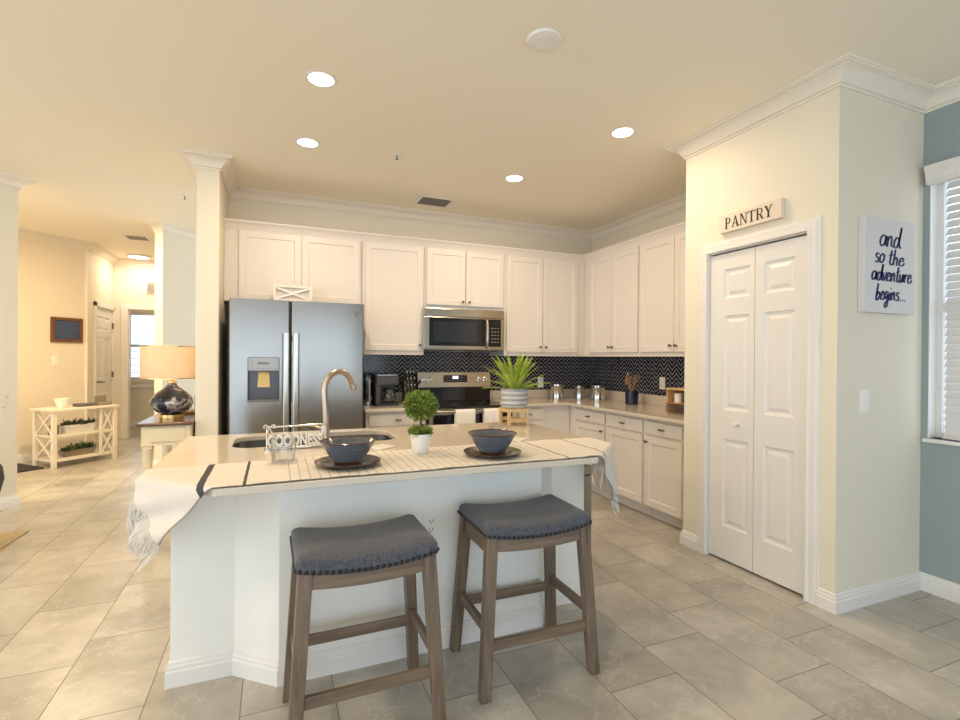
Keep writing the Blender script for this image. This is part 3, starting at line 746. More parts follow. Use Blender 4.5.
ct = MB().loops([[(x, 5.050, 1.035), (x, 5.0575, 1.032), (x, 5.082, 1.193), (x, 5.0745, 1.197)] for x in (1.388, 2.222)])
ctl = part('control_panel', ct, 'stainless_warmlit', rg, bevel=.002)
nrm = Vector((0, -.988, .153)); Mk = Vector((0, 0, 1)).rotation_difference(nrm).to_matrix()
onp = lambda x, q: Vector((x, 5.050+.0245*q, 1.035+.162*q))
for kx in (1.455, 1.525, 2.088, 2.160):
    part('knob', MB().lathe([(0, 0), (.027, 0), (.027, .004), (.020, .006), (.018, .028), (0, .03)], onp(kx, .52), 20, Mk), 'chrome', ctl, smooth=40)
def plate(x0, x1, q0, q1, h=.002):
    a, b, c, d = onp(x0, q0), onp(x1, q0), onp(x1, q1), onp(x0, q1); n = nrm*h
    return MB().loops([[p-n*.5 for p in (a, b, c, d)], [p+n for p in (a, b, c, d)]])
part('display_panel', plate(1.672, 1.945, .32, .80), 'black_glass', ctl)
part('display', plate(1.775, 1.842, .55, .74, .004), 'display_blue', ctl)
kbm = MB()
for i in range(9):
    if i not in (4,):
        for q in (.42, .62):
            a = plate(1.688+i*.028, 1.702+i*.028, q, q+.05, .004); 
            me_ = bpy.data.meshes.new('tmp'); a.bm.to_mesh(me_); kbm.bm.from_mesh(me_); bpy.data.meshes.remove(me_)
part('keypad', kbm, 'grey_plastic', ctl)
def dish_towel(x0, x1, label):
    mb = MB(); n = 12; rows = []
    zs = [(4.4035, .60), (4.4025, .70), (4.4025, .80), (4.401, .845), (4.394, .859), (4.385, .863), (4.376, .859), (4.369, .845), (4.366, .80), (4.364, .70), (4.362, .58), (4.360, .50)]
    for y, z in zs:
        rows.append([(x0+(x1-x0)*i/n, y+.003*math.sin(i*1.3+z*6)*(1 if z < .84 else .2)*(1 if y < 4.385 else .3), z) for i in range(n+1)])
    mb.loops(rows, closed=False, caps=(False, False))
    o = solo('dish_towel', mb, 'towel_white', label, 'towel', ((x0+x1)/2, 4.385, .5), group='white towels on the oven handle', smooth=60)
    s = o.modifiers.new('thickness', 'SOLIDIFY'); s.thickness = .003; s.offset = 1
dish_towel(1.565, 1.765, 'left one of two white towels on the oven handle')
dish_towel(1.855, 2.035, 'right one of two white towels on the oven handle, beside the fern stand')

# ------------------------------------------------------------------ island
isl = thing('kitchen_island', 'white kitchen island base with angled panels behind the two stools', 'island', (.6, 2.7, 0))
IB = [(-.39, 2.345), (-.155, 2.345), (.02, 2.195), (1.25, 2.195), (1.40, 2.345), (1.61, 2.345), (1.61, 3.24), (-.39, 3.24)]
IBi = [(-.36, 2.375), (-.14, 2.375), (.035, 2.225), (1.235, 2.225), (1.385, 2.375), (1.58, 2.375), (1.58, 3.21), (-.36, 3.21)]
part('base', MB().prism(IB, 0, .855, holes=[IBi]), 'island_white', isl, bevel=.002)
part('baseboard', MB().sweep([(1.61, 2.345), (1.40, 2.345), (1.25, 2.195), (.02, 2.195), (-.155, 2.345), (-.39, 2.345), (-.39, 3.24)], BASE), 'white_trim', isl)
ITOP = [(-.47, 2.235), (-.19, 1.95), (1.415, 1.95), (1.70, 2.235), (1.70, 3.29), (-.47, 3.29)]
SINK = rrect(-.205, .655, 2.775, 3.19, .10, 7)
solo('island_countertop', MB().prism(ITOP, CT0, CT1, holes=[SINK[::-1]]), 'quartz', 'long beige quartz island top with clipped front corners and a sink cut-out', 'countertop', (.6, 2.6, CT0), bevel=.004)
sk = thing('sink', 'stainless undermount sink set in the island top', 'sink', (.225, 2.98, .66))
def off(lp, e, cx=.225, cy=2.9825): return [(cx+(x-cx)*(1+e/.43), cy+(y-cy)*(1+e/.21)) for x, y in lp]
rings = [[(x, y, z) for x, y in off(SINK, e)] for e, z in ((.02, CT0-.001), (.004, CT0-.001), (.003, .80), (-.01, .69), (-.03, .668), (-.05, .665))]
bs = MB(); bs.loops(rings, caps=(False, True))
part('basin', bs, 'sink_steel', sk, smooth=40, recalc=False)
part('drain', MB().lathe([(0, .6655), (.045, .6655), (.045, .669), (.03, .668), (0, .667)], (.225, 3.03, 0), 24), 'chrome', sk, smooth=40)
fc = thing('faucet', 'tall gooseneck faucet in brushed nickel at the island sink', 'faucet', (.245, 2.715, CT1))
dx, dy = .93, .37
fp = [(.252, 2.715, CT1+.02), (.248, 2.715, 1.05), (.240, 2.715, 1.165)]
for a in range(20, 161, 14):
    rr = .084; c = rr - rr*math.cos(R(a)); fp.append((.240+dx*c, 2.715+dy*c, 1.165+.108*math.sin(R(a))))
part('spout', MB().tube(catmull(fp, 4), [.0155]*(4*(len(fp)-1)+1), 14), 'bronze_nickel', fc, smooth=60)
e_ = fp[-1]
part('spray_head', MB().tube([e_, (e_[0]+dx*.006, e_[1]+dy*.006, e_[2]-.012), (e_[0]+dx*.011, e_[1]+dy*.011, e_[2]-.026)], [.0165, .0185, .0185], 14), 'bronze_nickel', fc, smooth=40)
part('base_collar', MB().lathe([(0, 0), (.028, 0), (.028, .008), (.024, .02), (.022, .10), (.017, .12), (0, .12)], (.245, 2.715, CT1), 24), 'bronze_nickel', fc, smooth=40)
part('lever', MB().tube([(.245, 2.715, .965), (.20, 2.735, .985), (.155, 2.755, .995)], [.010, .007, .006], 10), 'bronze_nickel', fc, smooth=40)

# ------------------------------------------------------------------ runner on the island
def runner():
    t = thing('table_runner', 'white striped cotton runner with fringed ends along the island front', 'table runner', (.6, 2.2, CT1))
    poly = [Vector(p) for p in ITOP]
    def nearest(p):
        best = None; inside = True
        for a, b in zip(poly, poly[1:]+poly[:1]):
            d = (b-a); n = Vector((d.y, -d.x)).normalized(); s = (p-a).dot(n)
            if s > 0: inside = False
            q = a + d*max(0, min(1, (p-a).dot(d)/d.length_squared)); dist = (p-q).length
            if best is None or dist < best[0]: best = (dist, q)
        return inside, best
    def place(x, y):
        p = Vector((x, y)); inside, (dist, q) = nearest(p)
        wob = .0016*math.sin(x*31+y*19)+.0012*math.sin(y*47-x*13)
        if inside: return Vector((x, y, CT1+.003+abs(wob)+(.002 if dist > .02 else 0)))
        n = (p-q).normalized(); r = .012
        if dist < r*1.57:
            a = dist/r; return Vector((q.x+n.x*(r*math.sin(a)), q.y+n.y*(r*math.sin(a)), CT1+.004-r*(1-math.cos(a))))
        h = dist-r*1.57; tang = Vector((-n.y, n.x)); sgn = (p-q).dot(tang)
        rip = .013*math.sin(46*(p.y*.9+p.x*.5))*min(1, h/.12)
        o = r + .006 + .05*h + rip
        return Vector((q.x+n.x*o, q.y+n.y*o, CT1+.004-r-h))
    x0, x1, nx, ny = -.535, 1.85, 256, 36
    yb = lambda x: 2.365 + .07*max(0, min(1, (x+.2)/1.0)) - .02*max(0, (x-1.2))
    yf = lambda x: 1.958 + .004*math.sin(x*9)
    if True:
        bm = bmesh.new(); uv = bm.loops.layers.uv.new('UVMap'); G = []; UVs = {}
        for i in range(nx+1):
            x = x0+(x1-x0)*i/nx; row = []
            for j in range(ny+1):
                y = yf(x)+(yb(x)-yf(x))*j/ny
                v = bm.verts.new(place(x, y)); row.append(v); UVs[v] = (x+.60, y-yf(x))
            G.append(row)
        for i in range(nx):
            for j in range(ny):
                f = bm.faces.new([G[i][j], G[i+1][j], G[i+1][j+1], G[i][j+1]])
                for l in f.loops: l[uv].uv = UVs[l.vert]
        mb = MB(); mb.bm.free(); mb.bm = bm
        c = part('cloth', mb, 'striped_runner', t, smooth=70)
        s = c.modifiers.new('thickness', 'SOLIDIFY'); s.thickness = .002; s.offset = 1
        fr = MB(); rnd = random.Random(3)
        for end, sg in ((x0, -1), (x1, 1)):
            for k in range(120):
                y = yf(end)+(yb(end)-yf(end))*(k+rnd.random()*.6)/120; L = .12+.05*rnd.random()
                pts = []; drift = rnd.uniform(-.02, .02)
                for q in range(6):
                    pts.append(place(end+sg*(L*q/5-.004), y+drift*q/5) + Vector((rnd.uniform(-.003, .003), rnd.uniform(-.003, .003), 0)))
                fr.tube(pts, [.0026, .0022, .0026, .002, .0022, .0012], 5)
        f = part('fringe', fr, 'fringe_white', t); f['kind'] = 'stuff'
runner()

# ------------------------------------------------------------------ stools
def stool():
    t = thing('bar_stool', 'grey upholstered saddle-seat wooden bar stool, left one at the island', 'stool', (0, 0, 0), 0, 'saddle stools at the island')
    hw, hd = .247, .177
    dip = lambda x: .026*(x/hw)**2
    # cushion: saddle-shaped, thick, rounded edges
    n = 24; rings = []
    prof = [(.0, .0), (.0, .032), (.006, .044), (.018, .053), (.05, .060)]
    zb = .610
    def ring(ins, z, k=1):
        pts = rrect(-hw+ins, hw-ins, -hd+ins, hd-ins, max(.004, .022-ins*.3), 4)
        # subdivide long sides so that the saddle curve shows
        out = []
        for a, b in zip(pts, pts[1:]+pts[:1]):
            L = math.hypot(b[0]-a[0], b[1]-a[1]); m_ = max(1, int(L/.03))
            for q in range(m_): out.append((a[0]+(b[0]-a[0])*q/m_, a[1]+(b[1]-a[1])*q/m_))
        return [(x, y, zb+z+dip(x)*k) for x, y in out]
    base_pts = ring(0, 0)
    N = len(base_pts)
    rr = [base_pts]
    for ins, z in prof[1:]:
        sx, sy = (hw-ins)/hw, (hd-ins)/hd
        rr.append([(x*sx, y*sy, zb+z+dip(x*sx)) for x, y, _ in base_pts])
    for f, z in ((.55, .066), (.25, .068)):
        rr.append([(x*f*(hw-.05)/hw, y*f*(hd-.05)/hd, zb+z+dip(x*f*(hw-.05)/hw)) for x, y, _ in base_pts])
    part('seat', MB().loops(rr), 'grey_linen', t, world=False, smooth=60)
    # legs: splayed, square, slightly flared at the foot
    tx, ty, bx, by = .214, .146, .253, .184
    for sx in (-1, 1):
        for sy in (-1, 1):
            part('leg', MB().bar((sx*tx, sy*ty, .645), (sx*bx, sy*by, 0), .048, .044, .044, .040), 'stool_wood_z', t, world=False, bevel=.003)
    lerp = lambda z: ((tx+(bx-tx)*(1-z/.645)), (ty+(by-ty)*(1-z/.645)))
    # aprons follow the saddle curve
    for sy in (-1, 1):
        rings = []
        for i in range(13):
            x = -tx+.02+(2*tx-.04)*i/12; y = sy*(ty+.006)
            rings.append([(x, y-.010, zb-.001+dip(x)), (x, y+.010, zb-.001+dip(x)), (x, y+.010, zb-.050+dip(x)*.7), (x, y-.010, zb-.050+dip(x)*.7)])
        part('apron', MB().loops(rings), 'stool_wood_x', t, world=False, smooth=40)
    for sx in (-1, 1):
        part('apron', MB().box(sx*(tx+.004)-.010, sx*(tx+.004)+.010, -ty+.018, ty-.018, zb-.055, zb+dip(tx)-.001), 'stool_wood_y', t, world=False, bevel=.002)
    for sy, z in ((-1, .205), (1, .225)):
        lx, ly = lerp(z); part('stretcher', MB().box(-lx+.018, lx-.018, sy*ly-.010, sy*ly+.010, z-.020, z+.020), 'stool_wood_x', t, world=False, bevel=.002)
    for sx in (-1, 1):
        lx, ly = lerp(.265); part('stretcher', MB().box(sx*lx-.010, sx*lx+.010, -ly+.016, ly-.016, .245, .285), 'stool_wood_y', t, world=False, bevel=.002)
    # nail heads along the bottom edge of the cushion: front and both sides
    nm = MB().lathe([(0, 0), (.0078, 0), (.0068, .0032), (.004, .0052), (0, .006)], (0, 0, 0), 10)
    first = None
    spots = [(-hw+.012+(2*hw-.024)*i/22, -hd, 0) for i in range(23)] + [(s*hw, -hd+.015+(2*hd-.03)*i/14, s) for s in (-1, 1) for i in range(15)]
    for x, y, s in spots:
        z = zb+.009+dip(x)
        if first is None:
            first = part('nailhead', nm, 'dark_bronze', t, world=False, smooth=60); o = first
        else:
            o = first.copy(); COL.objects.link(o); o.parent = t
        o.location = (x, y, z); o.rotation_euler = (R(90), 0, 0) if s == 0 else (0, R(90)*s, 0)
    return t
s1 = stool()
s1.location = (.310, 1.902, 0); s1.rotation_euler = (0, 0, R(.6))
copy_tree(s1, (1.026, 1.966, 0), R(-1), 'grey upholstered saddle-seat wooden bar stool, right one at the island')

# ------------------------------------------------------------------ things on the island
def bowl(mb): return mb.lathe([(0, .003), (.056, 0), (.060, .004), (.062, .011), (.088, .047), (.113, .089), (.117, .094), (.113, .096), (.108, .092), (.082, .049), (.054, .019), (0, .015)], (0, 0, 0), 48)
def plate_mb(mb): return mb.lathe([(0, 0), (.075, 0), (.085, .003), (.120, .013), (.136, .018), (.1365, .021), (.130, .021), (.085, .010), (0, .008)], (0, 0, 0), 56)
for (bx_, by_), lp, lb in (((.288, 2.150), 'speckled brown-rimmed plate under the left stoneware bowl', 'grey-blue stoneware bowl with brown rim, on the plate beside the letter sign'), ((.950, 2.135), 'speckled brown-rimmed plate under the right stoneware bowl', 'grey-blue stoneware bowl with brown rim, on the plate nearest the fern')):
    zt = CT1+.0085
    solo('plate', plate_mb(MB()), 'stoneware_plate', lp, 'plate', (bx_, by_, zt), 'stoneware plates on the runner', world=False, smooth=40)
    solo('bowl', bowl(MB()), 'stoneware', lb, 'bowl', (bx_, by_, zt+.0115), 'stoneware bowls on the runner', world=False, smooth=40)
def tumbler(loc, label, r=.053, h=.105):
    solo('glass_tumbler', MB().lathe([(0, 0), (r*.88, 0), (r*.91, .003), (r, h), (r*.99, h+.0008), (r*.972, h), (r*.882, .006), (0, .005)], (0, 0, 0), 40), 'clear_glass', label, 'glass', loc, 'clear tumblers on the runner', world=False, smooth=40)
tumbler((.036, 2.315, CT1+.0075), 'clear glass tumbler in front of the letter sign')
tumbler((1.075, 2.330, CT1+.0075), 'clear glass tumbler behind the right stoneware bowl')
def coaster(loc, rz, label):
    solo('coaster', MB().box(-.052, .052, -.052, .052, 0, .008), 'white_ceramic', label, 'coaster', loc, 'square stone coasters', rz, world=False, bevel=.002)
coaster((.510, 2.545, CT1+.0005), R(32), 'white square coaster behind the left bowl')
coaster((1.27, 2.53, CT1+.0005), R(40), 'white square coaster behind the right tumbler, below the fern stand')

def topiary():
    c = (.652, 2.322, CT1+.0075); rnd = random.Random(5)
    t = thing('topiary', 'small ball topiary in a white pot on the runner', 'plant', c)
    part('pot', MB().lathe([(0, 0), (.038, 0), (.040, .003), (.052, .088), (.0525, .092), (.048, .092), (.046, .080), (0, .078)], c, 32), 'white_ceramic', t, smooth=40)
    part('stem', MB().tube([(c[0], c[1], c[2]+.07), (c[0]+.002, c[1], c[2]+.13), (c[0], c[1], c[2]+.22)], .006, 8), 'frame_brown', t)
    def leaves(ctr, rad, num, L, flat=1.0):
        mb = MB()
        for _ in range(num):
            d = Vector((rnd.gauss(0, 1), rnd.gauss(0, 1), rnd.gauss(0, 1)*flat)).normalized(); q = rnd.uniform(.72, 1.0)
            p = Vector(ctr)+Vector((d.x*rad, d.y*rad, d.z*rad*flat))*q
            dd = (d+Vector((rnd.uniform(-.7, .7), rnd.uniform(-.7, .7), rnd.uniform(-.5, .8)))).normalized(); s = dd.cross(Vector((rnd.random(), rnd.random(), rnd.random()))).normalized()
            l = L*rnd.uniform(.7, 1.2); w_ = l*.20
            a, b, e, f = p, p+dd*l*.5+s*w_, p+dd*l, p+dd*l*.5-s*w_
            mb.face([mb.bm.verts.new(v) for v in (a, b, e, f)])
        mb.sphere(ctr, rad*.74, 16, 10, (1, 1, flat)); return mb
    part('foliage_ball', leaves((c[0], c[1], c[2]+.228), .072, 1700, .024, .86), 'boxwood_leaf', t, recalc=False)
    part('base_moss', leaves((c[0], c[1], c[2]+.100), .047, 500, .022, .5), 'boxwood_leaf', t, recalc=False)
topiary()

fs = thing('plant_stand', 'light wooden four-legged stand holding the fern pot', 'plant stand', (1.56, 3.14, CT1))
FX0, FY0, FZ = 1.56, 3.14, CT1
for sx in (-1, 1):
    for sy in (-1, 1):
        part('leg', MB().bar((FX0+sx*.070, FY0+sy*.070, FZ+.0005), (FX0+sx*.070, FY0+sy*.070, FZ+.116), .020, .020), 'stand_wood', fs, bevel=.0015)
for sy in (-1, 1):
    for z in (.035, .105):
        part('rail', MB().box(FX0-.060, FX0+.060, FY0+sy*.070-.008, FY0+sy*.070+.008, FZ+z-.012, FZ+z+.012), 'stand_wood', fs)
        if z > .1: part('rail', MB().box(FX0+sy*.070-.008, FX0+sy*.070+.008, FY0-.060, FY0+.060, FZ+z-.012, FZ+z+.012), 'stand_wood', fs)
fern = thing('potted_fern', 'bright green fern in a ribbed striped pot on the wooden stand', 'plant', (FX0, FY0, FZ+.118))
zp = FZ+.118
prof = [(0, 0), (.075, 0), (.088, .006)]
for k in range(4): prof += [(.094, .018+k*.030), (.097, .026+k*.030), (.094, .036+k*.030), (.092, .040+k*.030)]
prof += [(.096, .136), (.090, .137), (.086, .12), (0, .118)]
part('pot', MB().lathe(prof, (FX0, FY0, zp), 36), 'striped_pot', fern, smooth=50)
def fronds():
    mb = MB(); rnd = random.Random(11); bm = mb.bm
    base = Vector((FX0, FY0, zp+.115))
    for k in range(74):
        az = rnd.uniform(0, 2*math.pi); el = R(rnd.choice([82, 76, 68, 60, 50, 36, 24]) + rnd.uniform(-8, 8)); L = rnd.uniform(.21, .29)
        if el < R(50): L *= .92
        d = Vector((math.cos(az), math.sin(az), 0)); p = base + d*rnd.uniform(.0, .045); pts = []; e = el
        for q in range(13):
            pts.append(p.copy()); p = p + (d*math.cos(e)+Vector((0, 0, 1))*math.sin(e))*L/12; e -= R(2.6)
        side = Vector((-d.y, d.x, 0)); mb.tube(pts, [.0022]*12+[.0008], 4)
        for q in range(2, 13):
            tan = (pts[q]-pts[q-1]).normalized(); wl = .021*math.sin(math.pi*min(1, (q-1)/11.5))**.6*(1.05-.5*q/13)+.006
            for s in (-1, 1):
                for hh in (0, .5):
                    o = pts[q-1].lerp(pts[q], hh); dr = (side*s+tan*.75+Vector((0, 0, rnd.uniform(-.25, .15)))).normalized(); ww = tan*.0042
                    mb.face([bm.verts.new(v) for v in (o-ww, o+dr*wl*.5-ww*.9, o+dr*wl, o+dr*wl*.5+ww*1.1, o+ww)])
    return mb
part('foliage', fronds(), 'fern_leaf', fern, recalc=False)

# letter sign on a little metal frame
sg = thing('letter_sign', 'white cut-out GOODNESS word sign on a metal rod frame by the sink', 'sign', (.10, 2.66, CT1))
fx0, fx1, fy = -.035, .232, 2.665
part('rod_frame', MB().tube([(fx0, fy, CT1+.001), (fx0, fy, 1.0), (fx1, fy, 1.005)], .0055, 8).tube([(fx0, fy, CT1+.006), (fx1, fy, CT1+.006)], .005, 8).box(fx0-.012, fx0+.012, fy-.03, fy+.03, CT1+.0005, CT1+.006).box(fx1-.012, fx1+.002, fy-.03, fy+.02, CT1+.0005, CT1+.006), 'chrome', sg, smooth=50)
tm = text_mesh('GOODNESS', .070, .005, .0028)
tm.bm.transform(Matrix.Translation((.094, fy-.004, CT1+.020)) @ Matrix.Rotation(R(90), 4, 'X') @ Matrix.Diagonal((.69, 1.1, 1, 1)))
part('lettering', tm, 'white_plastic', sg, recalc=False)
bw_ = MB()
for s in (-1, 1): bw_.tube(catmull([(fx0+.012, fy, 1.0), (fx0+.012+s*.02, fy-.008, 1.012), (fx0+.012+s*.026, fy-.008, .998), (fx0+.012, fy, 1.0), (fx0+.012+s*.010, fy-.010, .975), (fx0+.012+s*.016, fy-.008, .955)], 5), .003, 6)
part('twine_bow', bw_, 'fringe_white', sg)

# trash can beside the island end
tc = thing('trash_can', 'slim stainless trash can standing at the right end of the island', 'trash can', (1.84, 2.93, 0))
part('can_body', MB().prism(rrect(1.70, 1.965, 2.755, 3.10, .03, 5), .018, .575), 'stainless', tc, smooth=40)
part('lid', MB().prism(rrect(1.697, 1.968, 2.752, 3.103, .03, 5), .582, .635), 'stainless', tc, smooth=40, bevel=.006)
part('rim_band', MB().prism(rrect(1.703, 1.962, 2.758, 3.097, .03, 5), .575, .582), 'black_plastic', tc)
part('foot_ring', MB().prism(rrect(1.70, 1.965, 2.755, 3.10, .03, 5), .001, .018), 'black_plastic', tc)

# ------------------------------------------------------------------ things on the kitchen counters
def coffee_maker():
    x, y, z = .985, 4.86, CT1+.001
    t = thing('coffee_maker', 'grey and black drip coffee maker with glass carafe beside the refrigerator', 'coffee maker', (x, y, z))
    part('base_plate', MB().prism(rrect(x-.10, x+.13, y-.13, y+.12, .02, 4), z, z+.025), 'black_plastic', t, bevel=.003)
    part('column', MB().prism(rrect(x-.10, x+.125, y+.01, y+.12, .02, 4), z+.025, z+.265), 'black_plastic', t)
    part('side_cover', MB().prism(rrect(x-.102, x-.045, y-.125, y+.05, .015, 4), z+.025, z+.265), 'coffee_grey', t)
    part('brew_head', MB().prism(rrect(x-.10, x+.128, y-.13, y+.12, .02, 4), z+.200, z+.285), 'coffee_grey', t, bevel=.004)
    part('lid', MB().prism(rrect(x-.095, x+.122, y-.12, y+.115, .02, 4), z+.286, z+.302), 'stainless', t, bevel=.004)
    ca = part('carafe', MB().lathe([(0, .028), (.055, .03), (.066, .06), (.064, .10), (.045, .135), (.048, .15), (.045, .15), (.042, .135), (.060, .10), (.062, .06), (.05, .034), (0, .032)], (x+.045, y-.055, z), 28), 'clear_glass', t, smooth=50)
    part('carafe_lid', MB().lathe([(0, .15), (.049, .15), (.047, .165), (0, .17)], (x+.045, y-.055, z), 24), 'black_plastic', ca, smooth=40)
    part('carafe_handle', MB().tube(catmull([(x-.002, y-.068, z+.14), (x-.042, y-.085, z+.13), (x-.046, y-.088, z+.09), (x-.018, y-.075, z+.055)], 5), .008, 8), 'navy_ceramic', ca, smooth=60)
coffee_maker()
wt = thing('water_filter', 'clear and blue water container squeezed between refrigerator and coffee maker', 'container', (.84, 4.90, CT1+.001))
part('reservoir', MB().prism(rrect(.795, .872, 4.82, 4.98, .02, 5), CT1+.001, CT1+.265), 'smoky_glass', wt, smooth=40)
part('cap', MB().prism(rrect(.792, .875, 4.817, 4.983, .02, 5), CT1+.266, CT1+.292), 'navy_ceramic', wt, smooth=40)
part('spout_strip', MB().box(.838, .848, 4.812, 4.822, CT1+.03, CT1+.255), 'white_plastic', wt)
def knife_block():
    x, y, z = 1.262, 4.93, CT1+.001
    t = thing('knife_block', 'dark knife block full of black-handled knives left of the range', 'knife block', (x, y, z))
    part('block', MB().loops([[(xx, y-.07, z), (xx, y+.07, z), (xx, y+.10, z+.21), (xx, y+.0, z+.235), (xx, y-.06, z+.10)] for xx in (x-.055, x+.055)]), 'black_plastic', t, bevel=.003)
    d = Vector((0, -.46, .89)).normalized()
    for r_ in range(3):
        for c_ in range(3):
            p = Vector((x-.034+c_*.034, y+.006-r_*.028, z+.225-r_*.055)); q = p+d*(.11-.012*r_)
            h = part('knife_handle', MB().tube([p, p.lerp(q, .5), q], [.010, .0085, .010], 8), 'black_plastic', t, smooth=40)
            part('rivet', MB().sphere(q-d*.012+Vector((0, -.009, 0)), .005, 8, 6).sphere(q+Vector((0, -.001, .002)), .006, 8, 6), 'white_ceramic', h, smooth=60)
    part('scissor_handle', MB().tube(catmull([(x+.058, y-.02, z+.16), (x+.075, y-.06, z+.20), (x+.098, y-.075, z+.235), (x+.090, y-.09, z+.215), (x+.070, y-.07, z+.19)], 5), .008, 8), 'black_plastic', t, smooth=60)
knife_block()
def canister(x, y, r, h, label):
    z = CT1+.001
    t = thing('canister', label, 'canister', (x, y, z), 0, 'steel canisters in the counter corner')
    part('can', MB().lathe([(0, 0), (r, 0), (r, .004), (r*.985, .008), (r*.985, h-.03), (r, h-.028), (r, h-.024), (0, h-.022)], (x, y, z), 36), 'chrome', t, smooth=40)
    ld = part('lid', MB().lathe([(0, h-.021), (r*1.01, h-.021), (r*1.01, h-.004), (r*.95, h), (0, h)], (x, y, z), 36), 'chrome', t, smooth=40)
    part('clasp', MB().box(x+r-.002, x+r+.010, y-.012, y+.012, z+h-.06, z+h-.008), 'pewter', t)
canister(3.045, 5.00, .078, .172, 'largest steel canister, leftmost on the counter near the corner')
canister(3.345, 4.985, .055, .150, 'smallest steel canister, middle one in the counter corner')
canister(3.415, 4.72, .078, .165, 'steel canister on the right, standing in the counter corner')
def crock():
    x, y, z = 3.42, 4.14, CT1+.001; rnd = random.Random(2)
    t = thing('utensil_crock', 'navy utensil crock on the right counter', 'crock', (x, y, z))
    part('crock_body', MB().lathe([(0, 0), (.062, 0), (.066, .004), (.066, .135), (.064, .138), (.058, .138), (.057, .012), (0, .010)], (x, y, z), 32), 'navy_ceramic', t, smooth=40)
    kinds = [('wooden_spoon', 'spoon_wood', .030, -.088, 'oval'), ('wooden_spoon', 'spoon_wood', .024, -.062, 'oval'), ('steel_ladle', 'chrome', .034, -.030, 'oval'), ('wooden_spatula', 'spoon_wood', .022, .038, 'flat'), ('wooden_spatula', 'spoon_wood', .018, .066, 'flat'), ('steel_turner', 'chrome', .026, .086, 'flat')]
    labs = ['brown wooden spoon leaning furthest left in the navy crock', 'smaller wooden spoon beside the ladle in the navy crock', 'steel ladle in the navy crock', 'tall wooden spatula in the middle of the navy crock', 'narrow wooden spatula leaning right in the navy crock', 'steel turner leaning furthest right in the navy crock']
    for k, ((nm, mt, hw, lean, sh), lb) in enumerate(zip(kinds, labs)):
        a = Vector((x-lean*.32, y-.03+.012*k, z+.013)); b = Vector((x+lean*.52, y-.03+.012*k, z+.16)); L = .275+.012*(k % 3)
        d = (b-a).normalized(); e = a+d*(L-.05)
        mb = MB().tube([a, e], .0055, 8)
        if sh == 'oval': mb.sphere(e+d*.03, .040, 14, 10, (hw/.040, .17, 1))
        else: mb.bar(e-d*.005, e+d*.07, hw*1.6, .006, hw*2.2, .006)
        solo(nm, mb, mt, lb, 'utensil', tuple(a), 'kitchen utensils in the navy crock', smooth=50)
crock()
def pod_rack():
    x0, x1, y0, y1, z = 3.16, 3.40, 3.10, 3.37, CT1+.001
    t = thing('storage_rack', 'small wood and wire storage rack on the counter beside the pantry wall', 'rack', ((x0+x1)/2, (y0+y1)/2, z))
    part('end_board', MB().box(x0, x1, y1-.012, y1, z, z+.205), 'stand_wood', t)
    part('end_board', MB().box(x0, x1, y0, y0+.012, z, z+.205), 'stand_wood', t)
    part('top_board', MB().box(x0-.005, x1+.005, y0-.005, y1+.005, z+.205, z+.217), 'stand_wood', t)
    part('shelf_board', MB().box(x0, x1, y0+.012, y1-.012, z+.085, z+.095), 'spoon_wood', t)
    wm = MB()
    for k in range(3): wm.tube([(x0-.02, y0+.012, z+.03+k*.025), (x0-.02, y1-.012, z+.03+k*.025)], .003, 6)
    for k in range(6): wm.tube([(x0-.02, y0+.02+k*.045, z+.005), (x0-.02, y0+.02+k*.045, z+.085)], .003, 6)
    part('wire_basket', wm, 'pewter', t)
    solo('jar', MB().lathe([(0, 0), (.032, 0), (.034, .065), (.027, .073), (.027, .084), (0, .086)], (0, 0, 0), 20), 'copper_pod', 'amber jar on the shelf of the small wire rack, beside the pantry edge', 'jar', (x0+.05, y0+.07, z+.0955), world=False, smooth=40)
    solo('mug', MB().lathe([(0, 0), (.034, 0), (.036, .078), (.033, .078), (.031, .006), (0, .005)], (0, 0, 0), 20), 'white_ceramic', 'small white mug on the shelf of the small wire rack', 'mug', (x0+.05, y0+.18, z+.0955), world=False, smooth=40)
pod_rack()

# ------------------------------------------------------------------ wall plates, signs, picture
def outlet(label, M, kind='outlet', name='wall_outlet', cat='outlet'):
    """plate built in its own XZ plane facing -Y, then set by M"""
    t = thing(name, label, cat, M.translation, M.to_euler().z)
    part('cover_plate', MB().box(-.038, .038, -.007, 0, -.062, .062), 'white_plastic', t, world=False, bevel=.003)
    if kind == 'outlet':
        for z in (-.02, .02):
            s = part('socket', MB().prism(rrect(-.017, .017, z-.0145, z+.0145, .012, 5), .0055, .0085, M=Matrix(((1, 0, 0, 0), (0, 0, -1, 0), (0, 1, 0, 0), (0, 0, 0, 1)))), 'white_plastic', t, world=False)
            part('slot', MB().box(-.0090, -.0055, -.0092, -.0084, z-.003, z+.008).box(.0055, .0090, -.0092, -.0084, z-.003, z+.008).box(-.003, .003, -.0092, -.0084, z-.011, z-.006), 'black_plastic', s, world=False)
    else:
        part('rocker', MB().box(-.017, .017, -.010, -.006, -.034, .034), 'white_plastic', t, world=False, bevel=.0015)
    return t
TR = lambda x, y, z, a=0: Matrix.Translation((x, y, z)) @ Matrix.Rotation(R(a), 4, 'Z')
outlet('white outlet on the island front between the two stools', TR(.668, 2.1945, .578))
outlet('white outlet on the backsplash behind the fern', TR(2.92, YB-.0085, 1.07))
outlet('white switch plate on the right backsplash above the small rack', TR(XR-.0085, 3.94, 1.11, -90), 'switch', 'light_switch', 'switch')
outlet('white light switch on the wall under the canvas art', TR(3.0, YP-.0005, 1.128), 'switch', 'light_switch', 'switch')
outlet('pale light switch on the hall wall under the picture', TR(-2.69, 8.19-.0007, 1.28, 45), 'switch', 'light_switch', 'switch')
